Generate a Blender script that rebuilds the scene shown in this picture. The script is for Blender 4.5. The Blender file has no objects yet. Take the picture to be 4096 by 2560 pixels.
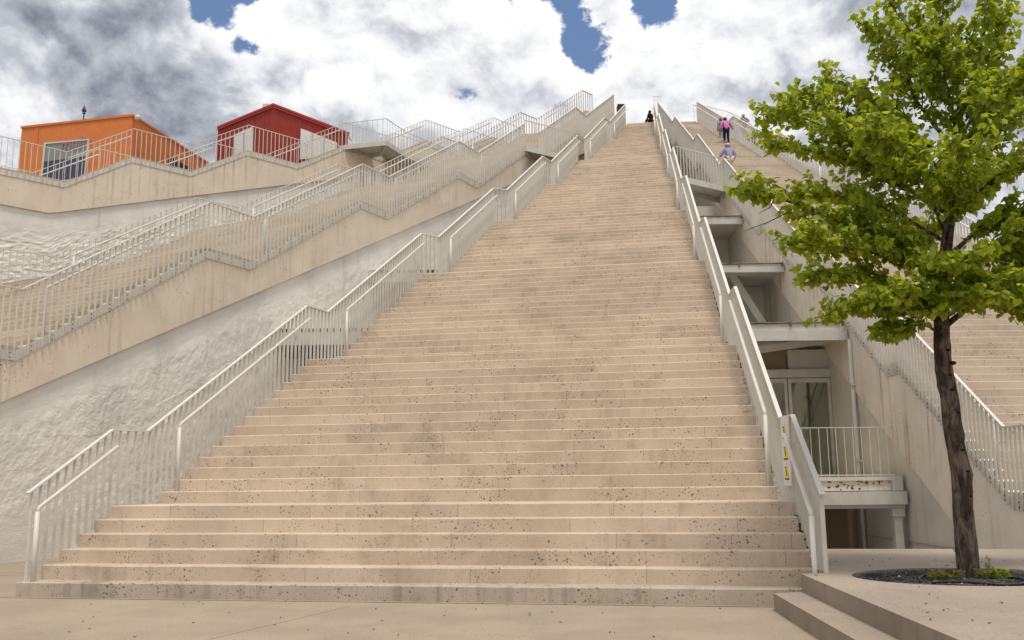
import bpy, bmesh, math, random
from mathutils import Vector, Matrix, noise

random.seed(7)
S = 1.25                      # plan units -> metres, applied once at the very end
sc = bpy.context.scene
C = sc.collection

# ------------------------------------------------------------------ camera
F_PX, PITCH, ROLL, EYE = 3737.35, 0.167297, 0.0109986, 1.330855
cam_d = bpy.data.cameras.new('camera')
cam_d.sensor_width = 36.0
cam_d.lens = F_PX / 4096 * 36.0
cam_d.clip_start = 0.05
cam_d.clip_end = 2000
cam = bpy.data.objects.new('camera', cam_d)
C.objects.link(cam)
R_ = Vector((1, 0, 0)); F_ = Vector((0, math.cos(PITCH), math.sin(PITCH))); U_ = Vector((0, -math.sin(PITCH), math.cos(PITCH)))
cr, sr = math.cos(ROLL), math.sin(ROLL)
rr = R_ * cr - U_ * sr
uu = R_ * sr + U_ * cr
cam.matrix_world = Matrix(((rr.x, uu.x, -F_.x, 0), (rr.y, uu.y, -F_.y, 0), (rr.z, uu.z, -F_.z, EYE * S), (0, 0, 0, 1)))
sc.camera = cam

def ray(x, y):
    """direction of a pixel of the 4096x2560 photograph"""
    a, b = (x - 2048) / F_PX, -(y - 1280) / F_PX
    return (rr * a + uu * b + F_).normalized()

def at_z(x, y, z):
    d = ray(x, y); t = (z - EYE) / d.z
    return Vector((0, 0, EYE)) + d * t

def at_y(x, y, yy):
    d = ray(x, y)
    return Vector((0, 0, EYE)) + d * (yy / d.y)

# ------------------------------------------------------------------ light and sky
SUN_EL, SUN_AZ = math.radians(70), math.radians(168)     # azimuth clockwise from +Y
sun_d = bpy.data.lights.new('sun', 'SUN')
sun_d.energy = 1.9
sun_d.angle = math.radians(14)
sun_d.color = (1.0, 0.95, 0.87)
sun = bpy.data.objects.new('sun', sun_d)
C.objects.link(sun)
sdir = Vector((math.sin(SUN_AZ) * math.cos(SUN_EL), math.cos(SUN_AZ) * math.cos(SUN_EL), math.sin(SUN_EL)))
sun.rotation_euler = sdir.to_track_quat('Z', 'Y').to_euler()
sun.location = (0, 0, 40)

vs = sc.view_settings
vs.view_transform = 'Standard'
vs.look = 'None'
vs.exposure = 0.52
vs.gamma = 1.0
vs.use_curve_mapping = False
sc.cycles.max_bounces = 5
sc.cycles.diffuse_bounces = 3
sc.cycles.glossy_bounces = 2
sc.cycles.transmission_bounces = 3
sc.cycles.transparent_max_bounces = 6

class NT:
    """tiny helper for node trees"""
    def __init__(s, tree):
        s.t = tree; s.n = tree.nodes; s.l = tree.links
    def node(s, typ, **kw):
        nd = s.n.new(typ)
        for k, v in kw.items():
            setattr(nd, k, v)
        return nd
    def link(s, a, b): s.l.new(a, b)
    def val(s, sock, v):
        if isinstance(v, (int, float, tuple, list)): sock.default_value = v
        else: s.link(v, sock)
    def math(s, op, a, b=None, c=None, clamp=False):
        nd = s.node('ShaderNodeMath', operation=op, use_clamp=clamp)
        s.val(nd.inputs[0], a)
        if b is not None: s.val(nd.inputs[1], b)
        if c is not None: s.val(nd.inputs[2], c)
        return nd.outputs[0]
    def vmath(s, op, a, b=None):
        nd = s.node('ShaderNodeVectorMath', operation=op)
        s.val(nd.inputs[0], a)
        if b is not None: s.val(nd.inputs[1], b)
        return nd
    def noise(s, vec, scale, detail=6, rough=.55, dist=0.0):
        nd = s.node('ShaderNodeTexNoise')
        nd.inputs['Scale'].default_value = scale; nd.inputs['Detail'].default_value = detail
        nd.inputs['Roughness'].default_value = rough; nd.inputs['Distortion'].default_value = dist
        s.link(vec, nd.inputs['Vector'])
        return nd.outputs[0]
    def ramp(s, fac, lo, hi, a=0.0, b=1.0, smooth=True):
        nd = s.node('ShaderNodeMapRange')
        nd.interpolation_type = 'SMOOTHSTEP' if smooth else 'LINEAR'
        nd.clamp = True
        s.val(nd.inputs['Value'], fac)
        nd.inputs['From Min'].default_value = lo; nd.inputs['From Max'].default_value = hi
        nd.inputs['To Min'].default_value = a; nd.inputs['To Max'].default_value = b
        return nd.outputs[0]
    def mix(s, fac, a, b, mode='MIX'):
        nd = s.node('ShaderNodeMix', data_type='RGBA', blend_type=mode)
        nd.clamp_factor = True
        s.val(nd.inputs[0], fac)
        for i, v in ((6, a), (7, b)):
            if isinstance(v, tuple): nd.inputs[i].default_value = (*v, 1) if len(v) == 3 else v
            else: s.link(v, nd.inputs[i])
        return nd.outputs[2]
    def scale(s, vec, xyz):
        return s.vmath('MULTIPLY', vec, tuple(xyz)).outputs[0]

world = bpy.data.worlds.new('World')
sc.world = world
world.use_nodes = True
w = NT(world.node_tree)
for nd in list(w.n): w.n.remove(nd)
sky = w.node('ShaderNodeTexSky', sky_type='NISHITA', sun_disc=False)
sky.sun_elevation = SUN_EL
sky.sun_rotation = SUN_AZ
sky.air_density = 1.0; sky.dust_density = 0.6; sky.ozone_density = 1.6
dirv = w.vmath('NORMALIZE', w.node('ShaderNodeTexCoord').outputs['Generated']).outputs[0]

def blob(x, y, deg):
    d = ray(x, y)
    dot = w.vmath('DOT_PRODUCT', dirv, tuple(d)).outputs['Value']
    return w.ramp(dot, math.cos(math.radians(deg)), 1.0)

def total(items):
    acc = None
    for wt, sk in items:
        t = w.math('MULTIPLY', sk, wt)
        acc = t if acc is None else w.math('ADD', acc, t)
    return acc
# gently warped fractal noise over the whole dome
warp = w.node('ShaderNodeTexNoise'); warp.inputs['Scale'].default_value = 9.0; warp.inputs['Detail'].default_value = 3
w.link(dirv, warp.inputs['Vector'])
wv = w.vmath('SCALE', w.vmath('SUBTRACT', warp.outputs['Color'], (.5, .5, .5)).outputs[0]); wv.inputs['Scale'].default_value = 0.05
cv = w.vmath('ADD', dirv, wv.outputs[0]).outputs[0]
cvs = w.vmath('ADD', w.scale(cv, (1, 1, 1.35)), (.37, .11, .83)).outputs[0]
def billow(vec, scale, detail):
    nd = w.node('ShaderNodeTexNoise'); nd.noise_type = 'FBM'; nd.normalize = True
    nd.inputs['Scale'].default_value = scale; nd.inputs['Detail'].default_value = detail; nd.inputs['Roughness'].default_value = .61
    w.link(vec, nd.inputs['Vector']); return nd.outputs[0]
fine = billow(cvs, 5.0, 8)
off = w.vmath('ADD', cvs, tuple(Vector((.25, -.35, .9)) * 0.030)).outputs[0]
fine_l = billow(off, 5.0, 7)
relief = w.math('SUBTRACT', fine, fine_l)      # the same billows one step towards the light
# breaks of blue where the photograph has them
holes = total([(-1.15, blob(950, 40, 4.0)), (-.35, blob(1030, 260, 2.4)), (-.50, blob(2180, -30, 4.4)), (-.42, blob(2385, 200, 2.6)), (-.5, blob(2600, 20, 2.6)), (-.26, blob(3260, 5, 3.0)), (.35, blob(1090, 110, 2.2)), (.3, blob(2130, 130, 2.4)),
               (.24, blob(2440, 80, 2.4)), (.2, blob(1500, 150, 11)), (.2, blob(3000, 330, 11)), (.2, blob(300, 250, 16))])
cover = w.math('MULTIPLY', w.math('SUBTRACT', fine, .5), 4.2)
cover = w.math('ADD', cover, w.math('ADD', holes, .47))
mask = w.ramp(cover, -.02, .13)
shade = billow(w.scale(cvs, (1, 1, 1.2)), 3.4, 4)
dark = total([(.32, blob(40, 20, 13)), (.26, blob(330, 420, 9)), (.16, blob(760, 330, 6)), (.40, blob(3080, 380, 10)), (.30, blob(3330, 640, 10)), (.16, blob(2290, 620, 3)), (.14, blob(1490, 330, 4)), (.35, blob(4000, 60, 8)), (-.20, blob(2750, 90, 8)), (-.20, blob(1500, 60, 10))])
dark = w.math('MULTIPLY', dark, w.ramp(shade, .34, .66, .35, 1.2))
g = w.math('ADD', w.ramp(shade, .40, .64, .10, .56), dark)
g = w.math('SUBTRACT', g, w.math('MULTIPLY', relief, 5.4))
g = w.math('ADD', g, w.ramp(cover, .10, .60, -.10, .16))
g = w.ramp(g, -.02, 1.55, smooth=False)
cr1 = w.node('ShaderNodeValToRGB')
el = cr1.color_ramp.elements
el[0].position = 0.0; el[0].color = (.735, .735, .74, 1)
el[1].position = 1.0; el[1].color = (.15, .168, .205, 1)
e = el.new(.24); e.color = (.60, .61, .63, 1)
e = el.new(.52); e.color = (.37, .39, .43, 1)
w.link(g, cr1.inputs[0])
skyc = w.vmath('SCALE', sky.outputs[0]); skyc.inputs['Scale'].default_value = 0.075
skyb = w.mix(.55, skyc.outputs[0], (.12, .20, .38))
col = w.mix(mask, skyb, cr1.outputs[0])
bg = w.node('ShaderNodeBackground'); bg.inputs['Strength'].default_value = 1.0
w.link(col, bg.inputs['Color'])
world.cycles.sampling_method = 'MANUAL'
world.cycles.sample_map_resolution = 256
out = w.node('ShaderNodeOutputWorld'); w.link(bg.outputs[0], out.inputs['Surface'])

# ------------------------------------------------------------------ materials
def material(name):
    m = bpy.data.materials.new(name)
    m.use_nodes = True
    n = NT(m.node_tree)
    for nd in list(n.n): n.n.remove(nd)
    b = n.node('ShaderNodeBsdfPrincipled')
    o = n.node('ShaderNodeOutputMaterial')
    n.link(b.outputs[0], o.inputs['Surface'])
    b.inputs['Roughness'].default_value = .75
    b.inputs['Specular IOR Level'].default_value = .3
    return m, n, b, o

def setcol(n, b, c):
    if isinstance(c, tuple): b.inputs['Base Color'].default_value = (*c, 1)
    else: n.link(c, b.inputs['Base Color'])

def bump(n, b, h, strength=.4, dist=.02):
    bp = n.node('ShaderNodeBump')
    bp.inputs['Strength'].default_value = strength; bp.inputs['Distance'].default_value = dist
    n.link(h, bp.inputs['Height']); n.link(bp.outputs[0], b.inputs['Normal'])

def plain(name, col, rough=.6, spec=.3, metal=0.0, var=.0):
    m, n, b, o = material(name)
    if var:
        v = n.node('ShaderNodeTexCoord').outputs['Object']
        f = n.ramp(n.noise(v, 3.0, 6), .3, .7, 1 - var, 1 + var)
        c = n.vmath('SCALE', col); n.link(f, c.inputs['Scale'])
        setcol(n, b, c.outputs[0])
    else:
        setcol(n, b, col)
    b.inputs['Roughness'].default_value = rough
    b.inputs['Specular IOR Level'].default_value = spec
    b.inputs['Metallic'].default_value = metal
    return m

def stone(name, base, alt, speck=1.0, speck_scale=16, stain=.25, streak=.0, dirt=(.16, .125, .09), thr=.27, tint=.05, fine_bump=.25, joint=None, grain=.16, wear=False):
    """cast stone with dark chips in drifts, water stains, uneven tone"""
    m, n, b, o = material(name)
    v = n.node('ShaderNodeTexCoord').outputs['Object']
    c = n.mix(n.ramp(n.noise(v, .8, 4), .35, .68), base, alt)
    c = n.mix(n.ramp(n.noise(v, 34, 2), .3, .75, 0, grain), c, (base[0] * .62, base[1] * .60, base[2] * .58))
    st = n.noise(n.scale(v, (1.0, 1.0, .8)), .9, 5, .66)
    c = n.mix(n.math('MULTIPLY', n.ramp(st, .52, .76), stain), c, dirt)
    if streak:
        s1 = n.noise(n.scale(v, (3.4, 3.4, .12)), 1.6, 3, .6)
        s2 = n.ramp(n.noise(v, .5, 3), .35, .7)
        c = n.mix(n.math('MULTIPLY', n.math('MULTIPLY', n.ramp(s1, .49, .68), s2), streak), c, (dirt[0] * .8, dirt[1] * .75, dirt[2] * .68))
    if wear:      # brown foot wear down the middle of the flights
        wn_ = Vector((32.7, -7.75, 0)).normalized()
        wd = n.math('ABSOLUTE', n.math('SUBTRACT', n.vmath('DOT_PRODUCT', v, tuple(wn_)).outputs['Value'], wn_.dot(Vector((-.6, 11, 0))) * 1.25))
        wk = n.math('MULTIPLY', n.ramp(wd, .3, 2.6, 1, 0), n.ramp(n.noise(v, 1.7, 4, .65), .36, .66))
        c = n.mix(n.math('MULTIPLY', wk, .24), c, (.27, .20, .135))
    if speck:
        drift = n.ramp(n.noise(v, 1.5, 3, .62), .42, .68)
        for sca, amt, t in ((speck_scale, .9, thr), (speck_scale * 1.9, .8, thr * 1.05)):
            vo = n.node('ShaderNodeTexVoronoi'); vo.inputs['Scale'].default_value = sca
            wob = n.node('ShaderNodeTexNoise'); wob.inputs['Scale'].default_value = sca * 2.2; n.link(v, wob.inputs['Vector'])
            wv_ = n.vmath('SCALE', n.vmath('SUBTRACT', wob.outputs['Color'], (.5, .5, .5)).outputs[0]); wv_.inputs['Scale'].default_value = .9 / sca
            n.link(n.vmath('ADD', v, wv_.outputs[0]).outputs[0], vo.inputs['Vector'])
            sep = n.node('ShaderNodeSeparateColor'); n.link(vo.outputs['Color'], sep.inputs[0])
            size = n.math('MULTIPLY', n.ramp(sep.outputs[0], .30, 1.0, .12, 1, False), n.math('ADD', n.math('MULTIPLY', drift, .52), .46))
            k = n.math('LESS_THAN', vo.outputs['Distance'], n.math('MULTIPLY', size, t))
            cc = n.mix(sep.outputs[1], (.075, .055, .04), (.19, .135, .095))
            c = n.mix(n.math('MULTIPLY', k, amt * speck), c, cc)
    oi = n.node('ShaderNodeObjectInfo')
    if joint:
        u_ = n.vmath('DOT_PRODUCT', v, tuple(joint)).outputs['Value']
        u_ = n.math('ADD', u_, n.math('MULTIPLY', oi.outputs['Random'], 7.0))
        fr_ = n.math('FRACT', n.math('DIVIDE', u_, 2.45))
        c = n.mix(n.math('MULTIPLY', n.math('LESS_THAN', fr_, .0035), .6), c, (.16, .12, .09))
        pn_ = n.node('ShaderNodeTexWhiteNoise'); pn_.noise_dimensions = '2D'
        cmb = n.node('ShaderNodeCombineXYZ'); n.link(n.math('FLOOR', n.math('DIVIDE', u_, 2.45)), cmb.inputs[0]); n.link(oi.outputs['Random'], cmb.inputs[1])
        n.link(cmb.outputs[0], pn_.inputs['Vector'])
        ps = n.vmath('SCALE', c); n.link(n.ramp(pn_.outputs['Value'], 0, 1, .94, 1.05, False), ps.inputs['Scale']); c = ps.outputs[0]
    f = n.ramp(oi.outputs['Random'], 0, 1, 1 - tint, 1 + tint, False)
    cs = n.vmath('SCALE', c); n.link(f, cs.inputs['Scale'])
    setcol(n, b, cs.outputs[0])
    b.inputs['Roughness'].default_value = .82
    bump(n, b, n.noise(v, 42, 2), fine_bump, .01)
    return m

M = {}
M['step'] = stone('step_stone', (.575, .465, .35), (.51, .408, .303), 1.0, 20, .48, .2, dirt=(.24, .18, .125), thr=.42, joint=(.985, -.171, 0), wear=True)
M['step_side'] = stone('side_stair_stone', (.53, .44, .335), (.46, .375, .28), .9, 17, .5, .1, dirt=(.22, .17, .12), thr=.42, joint=(.95, -.3, 0))
M['concrete'] = stone('stringer_concrete', (.74, .63, .49), (.665, .56, .435), .9, 17, .30, .42, dirt=(.36, .275, .195), thr=.33)
M['concrete_r'] = stone('stringer_concrete_grey', (.76, .69, .59), (.69, .62, .525), .7, 17, .25, .7, dirt=(.36, .29, .215), thr=.32)
M['ground'] = stone('plaza_paving', (.36, .29, .21), (.30, .242, .178), .8, 24, .4, 0, thr=.34, dirt=(.22, .17, .13), grain=.5)
M['plaza'] = stone('terrace_paving', (.365, .297, .23), (.30, .247, .196), .9, 26, .4, 0, grain=.55, thr=.36, dirt=(.22, .175, .135))
M['kerb'] = stone('kerb_face', (.32, .26, .195), (.245, .20, .15), .8, 24, .5, .5, thr=.25)
M['firststep'] = stone('grubby_step_stone', (.47, .39, .305), (.40, .33, .255), 1.0, 20, .5, .45, dirt=(.10, .078, .065), thr=.46)

def plaster_mat(name, base, rough=True):
    m, n, b, o = material(name)
    v = n.node('ShaderNodeTexCoord').outputs['Object']
    c = n.mix(n.ramp(n.noise(v, .7, 8), .35, .7), base, tuple(x * .84 for x in base))
    s1 = n.noise(n.scale(v, (2.6, 2.6, .16)), 1.3, 6, .6)
    s2 = n.ramp(n.noise(v, .33, 3), .45, .72)
    c = n.mix(n.math('MULTIPLY', n.math('MULTIPLY', n.ramp(s1, .5, .75), s2), .55), c, (.17, .125, .075))
    setcol(n, b, c)
    b.inputs['Roughness'].default_value = .9
    h = n.math('ADD', n.noise(v, 9, 8, .65), n.math('MULTIPLY', n.noise(n.scale(v, (1, 1, 9)), 6, 3), .5))
    bump(n, b, h, .35 if rough else .12, .03)
    return m
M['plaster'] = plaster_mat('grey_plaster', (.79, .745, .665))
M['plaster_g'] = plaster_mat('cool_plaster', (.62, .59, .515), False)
M['metal'] = plain('painted_steel', (.58, .545, .47), .5, .35, 0, .07)
M['metal2'] = plain('painted_steel_grey', (.52, .50, .44), .55, .3, 0, .08)
M['rail'] = plain('rail_paint', (.62, .585, .515), .45, .4, 0, .04)
M['white'] = plain('white_board', (.66, .64, .61), .6, .3, 0, .05)
M['bolt'] = plain('bolt_dark', (.06, .05, .045), .6)
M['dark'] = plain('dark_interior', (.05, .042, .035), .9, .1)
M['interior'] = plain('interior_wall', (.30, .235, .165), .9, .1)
M['gutter'] = plain('stained_gutter', (.16, .13, .10), .8, .2, 0, .4)
M['orange'] = plain('orange_render', (.58, .18, .052), .75, .2, 0, .05)
M['red'] = plain('red_render', (.27, .036, .027), .7, .2, 0, .09)
M['redtrim'] = plain('red_trim', (.38, .05, .045), .6, .2)
M['purple'] = plain('purple_paint', (.09, .03, .10), .6)
M['frame'] = plain('window_frame', (.56, .55, .47), .5)
M['pink_sign'] = plain('pink_lettering', (.30, .16, .20), .5)
M['navy'] = plain('navy_glazing', (.035, .032, .07), .25, .5)
M['greyglass'] = plain('grey_glazing', (.20, .215, .205), .3, .5)
M['hose'] = plain('black_hose', (.015, .015, .018), .45, .4)
M['yellow'] = plain('yellow_sign', (.78, .62, .01), .5)
M['black'] = plain('black_print', (.02, .02, .02), .6)
M['soil'] = plain('dark_soil', (.045, .038, .032), .95, .1, 0, .35)
M['pebble'] = plain('dark_gravel', (.075, .07, .068), .9, .2, 0, .5)
M['palepebble'] = plain('pale_stone', (.5, .46, .42), .8)
M['rust'] = plain('rust_orange', (.45, .16, .05), .8)

def glass_mat():
    m, n, b, o = material('door_glass')
    setcol(n, b, (.8, .85, .84))
    gl = n.node('ShaderNodeBsdfGlossy'); gl.inputs['Roughness'].default_value = .02
    gl.inputs['Color'].default_value = (.72, .76, .72, 1)
    tr = n.node('ShaderNodeBsdfTransparent'); tr.inputs['Color'].default_value = (.8, .84, .78, 1)
    mx = n.node('ShaderNodeMixShader')
    fr = n.node('ShaderNodeFresnel'); fr.inputs['IOR'].default_value = 1.9
    mx.inputs[0].default_value = .34
    n.link(tr.outputs[0], mx.inputs[1]); n.link(gl.outputs[0], mx.inputs[2])
    n.link(mx.outputs[0], o.inputs['Surface'])
    return m
M['glass'] = glass_mat()

def bark_mat():
    m, n, b, o = material('bark')
    v = n.node('ShaderNodeTexCoord').outputs['Object']
    h = n.noise(n.scale(v, (1, 1, .28)), 13, 9, .68, .6)
    h2 = n.noise(v, 3.2, 6, .6)
    c = n.mix(n.ramp(h, .38, .64), (.028, .019, .013), (.20, .145, .105))
    c = n.mix(n.ramp(h2, .5, .68), c, (.06, .042, .03))
    setcol(n, b, c)
    b.inputs['Roughness'].default_value = .95
    bump(n, b, h, 1.0, .06)
    return m
M['bark'] = bark_mat()
M['knotbark'] = plain('knot_scar', (.022, .015, .011), .95, .1, 0, .4)

def leaf_mat(name, c0, c1):
    m, n, b, o = material(name)
    geo = n.node('ShaderNodeNewGeometry')
    c = n.mix(geo.outputs['Random Per Island'], c0, c1)
    oi = n.node('ShaderNodeObjectInfo')
    c = n.mix(n.math('MULTIPLY', oi.outputs['Random'], .55), c, (c1[0] * 1.1, c1[1] * 1.05, c1[2]))
    setcol(n, b, c)
    b.inputs['Roughness'].default_value = .5
    b.inputs['Specular IOR Level'].default_value = .35
    tr = n.node('ShaderNodeBsdfTranslucent')
    ct = n.mix(.5, c, (c1[0] * 2.0, c1[1] * 1.7, c1[2]))
    n.link(ct, tr.inputs['Color'])
    mx = n.node('ShaderNodeMixShader'); mx.inputs[0].default_value = .55
    n.link(b.outputs[0], mx.inputs[1]); n.link(tr.outputs[0], mx.inputs[2])
    n.link(mx.outputs[0], o.inputs['Surface'])
    return m
M['leaf'] = leaf_mat('linden_leaf', (.065, .135, .012), (.36, .44, .035))
M['weed'] = leaf_mat('weed_leaf', (.12, .13, .03), (.26, .24, .05))

# ------------------------------------------------------------------ builders
def tag(o, label=None, cat=None, group=None, kind=None):
    if label: o['label'] = label
    if cat: o['category'] = cat
    if group: o['group'] = group
    if kind: o['kind'] = kind
    return o

def empty(name, loc, label=None, cat=None, group=None):
    o = bpy.data.objects.new(name, None)
    C.objects.link(o)
    o.location = loc
    o.empty_display_size = .3
    return tag(o, label, cat, group)

_origin = {}
def world_loc(o):
    return _origin.get(o.name, Vector(o.location)) if o else Vector((0, 0, 0))

def link(name, me, mat, parent=None, loc=None, rotz=0.0):
    """mesh given in plan coordinates (or around loc); parent offset handled here"""
    o = bpy.data.objects.new(name, me)
    C.objects.link(o)
    if mat is not None and len(me.materials) == 0:
        me.materials.append(M[mat] if isinstance(mat, str) else mat)
    wl = Vector(loc) if loc is not None else Vector((0, 0, 0))
    if parent:
        o.parent = parent
        o.location = wl - world_loc(parent)
    else:
        o.location = wl
    _origin[o.name] = wl
    if rotz: o.rotation_euler = (0, 0, rotz)
    return o

def mesh(name, verts, faces, smooth=False):
    me = bpy.data.meshes.new(name)
    me.from_pydata([tuple(v) for v in verts], [], faces)
    me.validate()
    me.update()
    if smooth:
        me.polygons.foreach_set('use_smooth', [True] * len(me.polygons))
    return me

def fixn(me):
    bm = bmesh.new(); bm.from_mesh(me)
    bmesh.ops.recalc_face_normals(bm, faces=bm.faces)
    bm.to_mesh(me); bm.free()
    return me

class MB:
    def __init__(s): s.v = []; s.f = []
    def add(s, verts, faces):
        k = len(s.v); s.v += [Vector(v) for v in verts]; s.f += [tuple(i + k for i in f) for f in faces]; return s
    def hexa(s, p):
        """p: 4 bottom, 4 top, same order round"""
        return s.add(p, [(3, 2, 1, 0), (4, 5, 6, 7), (0, 1, 5, 4), (1, 2, 6, 5), (2, 3, 7, 6), (3, 0, 4, 7)])
    def box(s, a, b):
        x0, y0, z0 = a; x1, y1, z1 = b
        return s.hexa([(x0, y0, z0), (x1, y0, z0), (x1, y1, z0), (x0, y1, z0), (x0, y0, z1), (x1, y0, z1), (x1, y1, z1), (x0, y1, z1)])
    def prism(s, poly, vec):
        """poly: list of 3D points, extruded by vec"""
        n = len(poly); vec = Vector(vec)
        p = [Vector(q) for q in poly] + [Vector(q) + vec for q in poly]
        f = [tuple(range(n - 1, -1, -1)), tuple(range(n, 2 * n))]
        f += [(i, (i + 1) % n, n + (i + 1) % n, n + i) for i in range(n)]
        return s.add(p, f)
    def bar(s, a, b, wid, th, up=(0, 0, 1)):
        """rectangular bar from a to b: wid sideways, th along up"""
        a, b = Vector(a), Vector(b); d = (b - a).normalized()
        side = d.cross(Vector(up)).normalized() * wid / 2
        u = side.normalized().cross(d).normalized() * th / 2
        return s.hexa([a - side - u, a + side - u, b + side - u, b - side - u, a - side + u, a + side + u, b + side + u, b - side + u])
    def tube(s, pts, radii, seg=8, cap=True):
        pts = [Vector(p) for p in pts]
        k = len(s.v); n = len(pts)
        ref = Vector((0.31, 0.22, .93))
        for i, p in enumerate(pts):
            d = (pts[min(i + 1, n - 1)] - pts[max(i - 1, 0)]).normalized()
            a = d.cross(ref)
            if a.length < .05: a = d.cross(Vector((1, 0, 0)))
            a.normalize(); c = d.cross(a).normalized()
            r = radii[i] if isinstance(radii, (list, tuple)) else radii
            for j in range(seg):
                t = 2 * math.pi * j / seg
                s.v.append(p + (a * math.cos(t) + c * math.sin(t)) * r)
        for i in range(n - 1):
            for j in range(seg):
                j2 = (j + 1) % seg
                s.f.append((k + i * seg + j, k + i * seg + j2, k + (i + 1) * seg + j2, k + (i + 1) * seg + j))
        if cap:
            s.f.append(tuple(k + j for j in range(seg - 1, -1, -1)))
            s.f.append(tuple(k + (n - 1) * seg + j for j in range(seg)))
        return s
    def sphere(s, c, r, seg=8, rings=6, sc_=(1, 1, 1)):
        c = Vector(c); k = len(s.v)
        s.v.append(c + Vector((0, 0, r * sc_[2])))
        for i in range(1, rings):
            t = math.pi * i / rings
            for j in range(seg):
                p = 2 * math.pi * j / seg
                s.v.append(c + Vector((r * sc_[0] * math.sin(t) * math.cos(p), r * sc_[1] * math.sin(t) * math.sin(p), r * sc_[2] * math.cos(t))))
        s.v.append(c - Vector((0, 0, r * sc_[2])))
        for j in range(seg): s.f.append((k, k + 1 + j, k + 1 + (j + 1) % seg))
        for i in range(rings - 2):
            for j in range(seg):
                a = k + 1 + i * seg
                s.f.append((a + j, a + seg + j, a + seg + (j + 1) % seg, a + (j + 1) % seg))
        last = len(s.v) - 1; a = k + 1 + (rings - 2) * seg
        for j in range(seg): s.f.append((a + j, last, a + (j + 1) % seg))
        return s
    def build(s, name, mat, parent=None, smooth=False, fix=True):
        me = mesh(name, s.v, s.f, smooth)
        if fix: fixn(me)
        return link(name, me, mat, parent)

RISE = .17
LAND = [6, 21, 37, 52, 66, 80, 94, 108]
LZ = [0.0] + [k * RISE for k in LAND]       # LZ[n] level of landing n

def make_steps(parent, rows, mat, first_mat=None, down=.30, back_ext=.03):
    """rows: list of (left xy, right xy, z of tread) front to back, the last row only closes the last tread"""
    ch = .010
    for i in range(len(rows) - 1):
        (l0, r0, z), (l1, r1, _) = rows[i], rows[i + 1]
        l0, r0, l1, r1 = Vector(l0), Vector(r0), Vector(l1), Vector(r1)
        d = ((l1 + r1) - (l0 + r0)).normalized()
        l1 = l1 + d * back_ext; r1 = r1 + d * back_ext
        zb = z - RISE - down * (0 if i == 0 else 1)
        nseg = 9
        bow = [random.uniform(-.004, .004) for _ in range(nseg + 1)]
        prof = []
        for j in range(nseg + 1):
            t = j / nseg
            a = l0.lerp(r0, t); b = l1.lerp(r1, t)
            h = bow[j]
            a = a + d * random.uniform(-.003, .003)
            prof.append([Vector((a.x, a.y, zb)), Vector((a.x, a.y, z - ch + h)), Vector((a.x + d.x * ch, a.y + d.y * ch, z + h)), Vector((b.x, b.y, z)), Vector((b.x, b.y, zb))])
        v = [q for p in prof for q in p]
        f = []
        for j in range(nseg):
            for q in range(5):
                f.append((j * 5 + q, (j + 1) * 5 + q, (j + 1) * 5 + (q + 1) % 5, j * 5 + (q + 1) % 5))
        f.append((4, 3, 2, 1, 0)); f.append(tuple(nseg * 5 + q for q in range(5)))
        me = fixn(mesh('step', v, f))
        link('step', me, first_mat if (first_mat and i == 0) else mat, parent)

def make_body(parent, rows, mat, name='core', base=-.05, under=.2, inset=.02):
    v, f = [], []
    for l, r, z in rows:
        l, r = Vector(l), Vector(r); u = (r - l).normalized() * inset
        l = l + u; r = r - u
        t = max(z - RISE - under, base + .02)
        v += [(l.x, l.y, base), (l.x, l.y, t), (r.x, r.y, t), (r.x, r.y, base)]
    n = len(rows)
    for i in range(n - 1):
        for q in range(4):
            f.append((i * 4 + q, (i + 1) * 4 + q, (i + 1) * 4 + (q + 1) % 4, i * 4 + (q + 1) % 4))
    f.append((3, 2, 1, 0)); f.append(tuple((n - 1) * 4 + q for q in range(4)))
    return link(name, fixn(mesh(name, v, f)), mat, parent)

_fin = {}
def fin_mesh(h, thick, deep, mat):
    key = (round(h, 3), thick, deep, mat)
    if key not in _fin:
        me = mesh('baluster', *(lambda b: (b.v, b.f))(MB().box((-thick / 2, -deep / 2, 0), (thick / 2, deep / 2, h))))
        me.materials.append(M[mat])
        _fin[key] = me
    return _fin[key]

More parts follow.
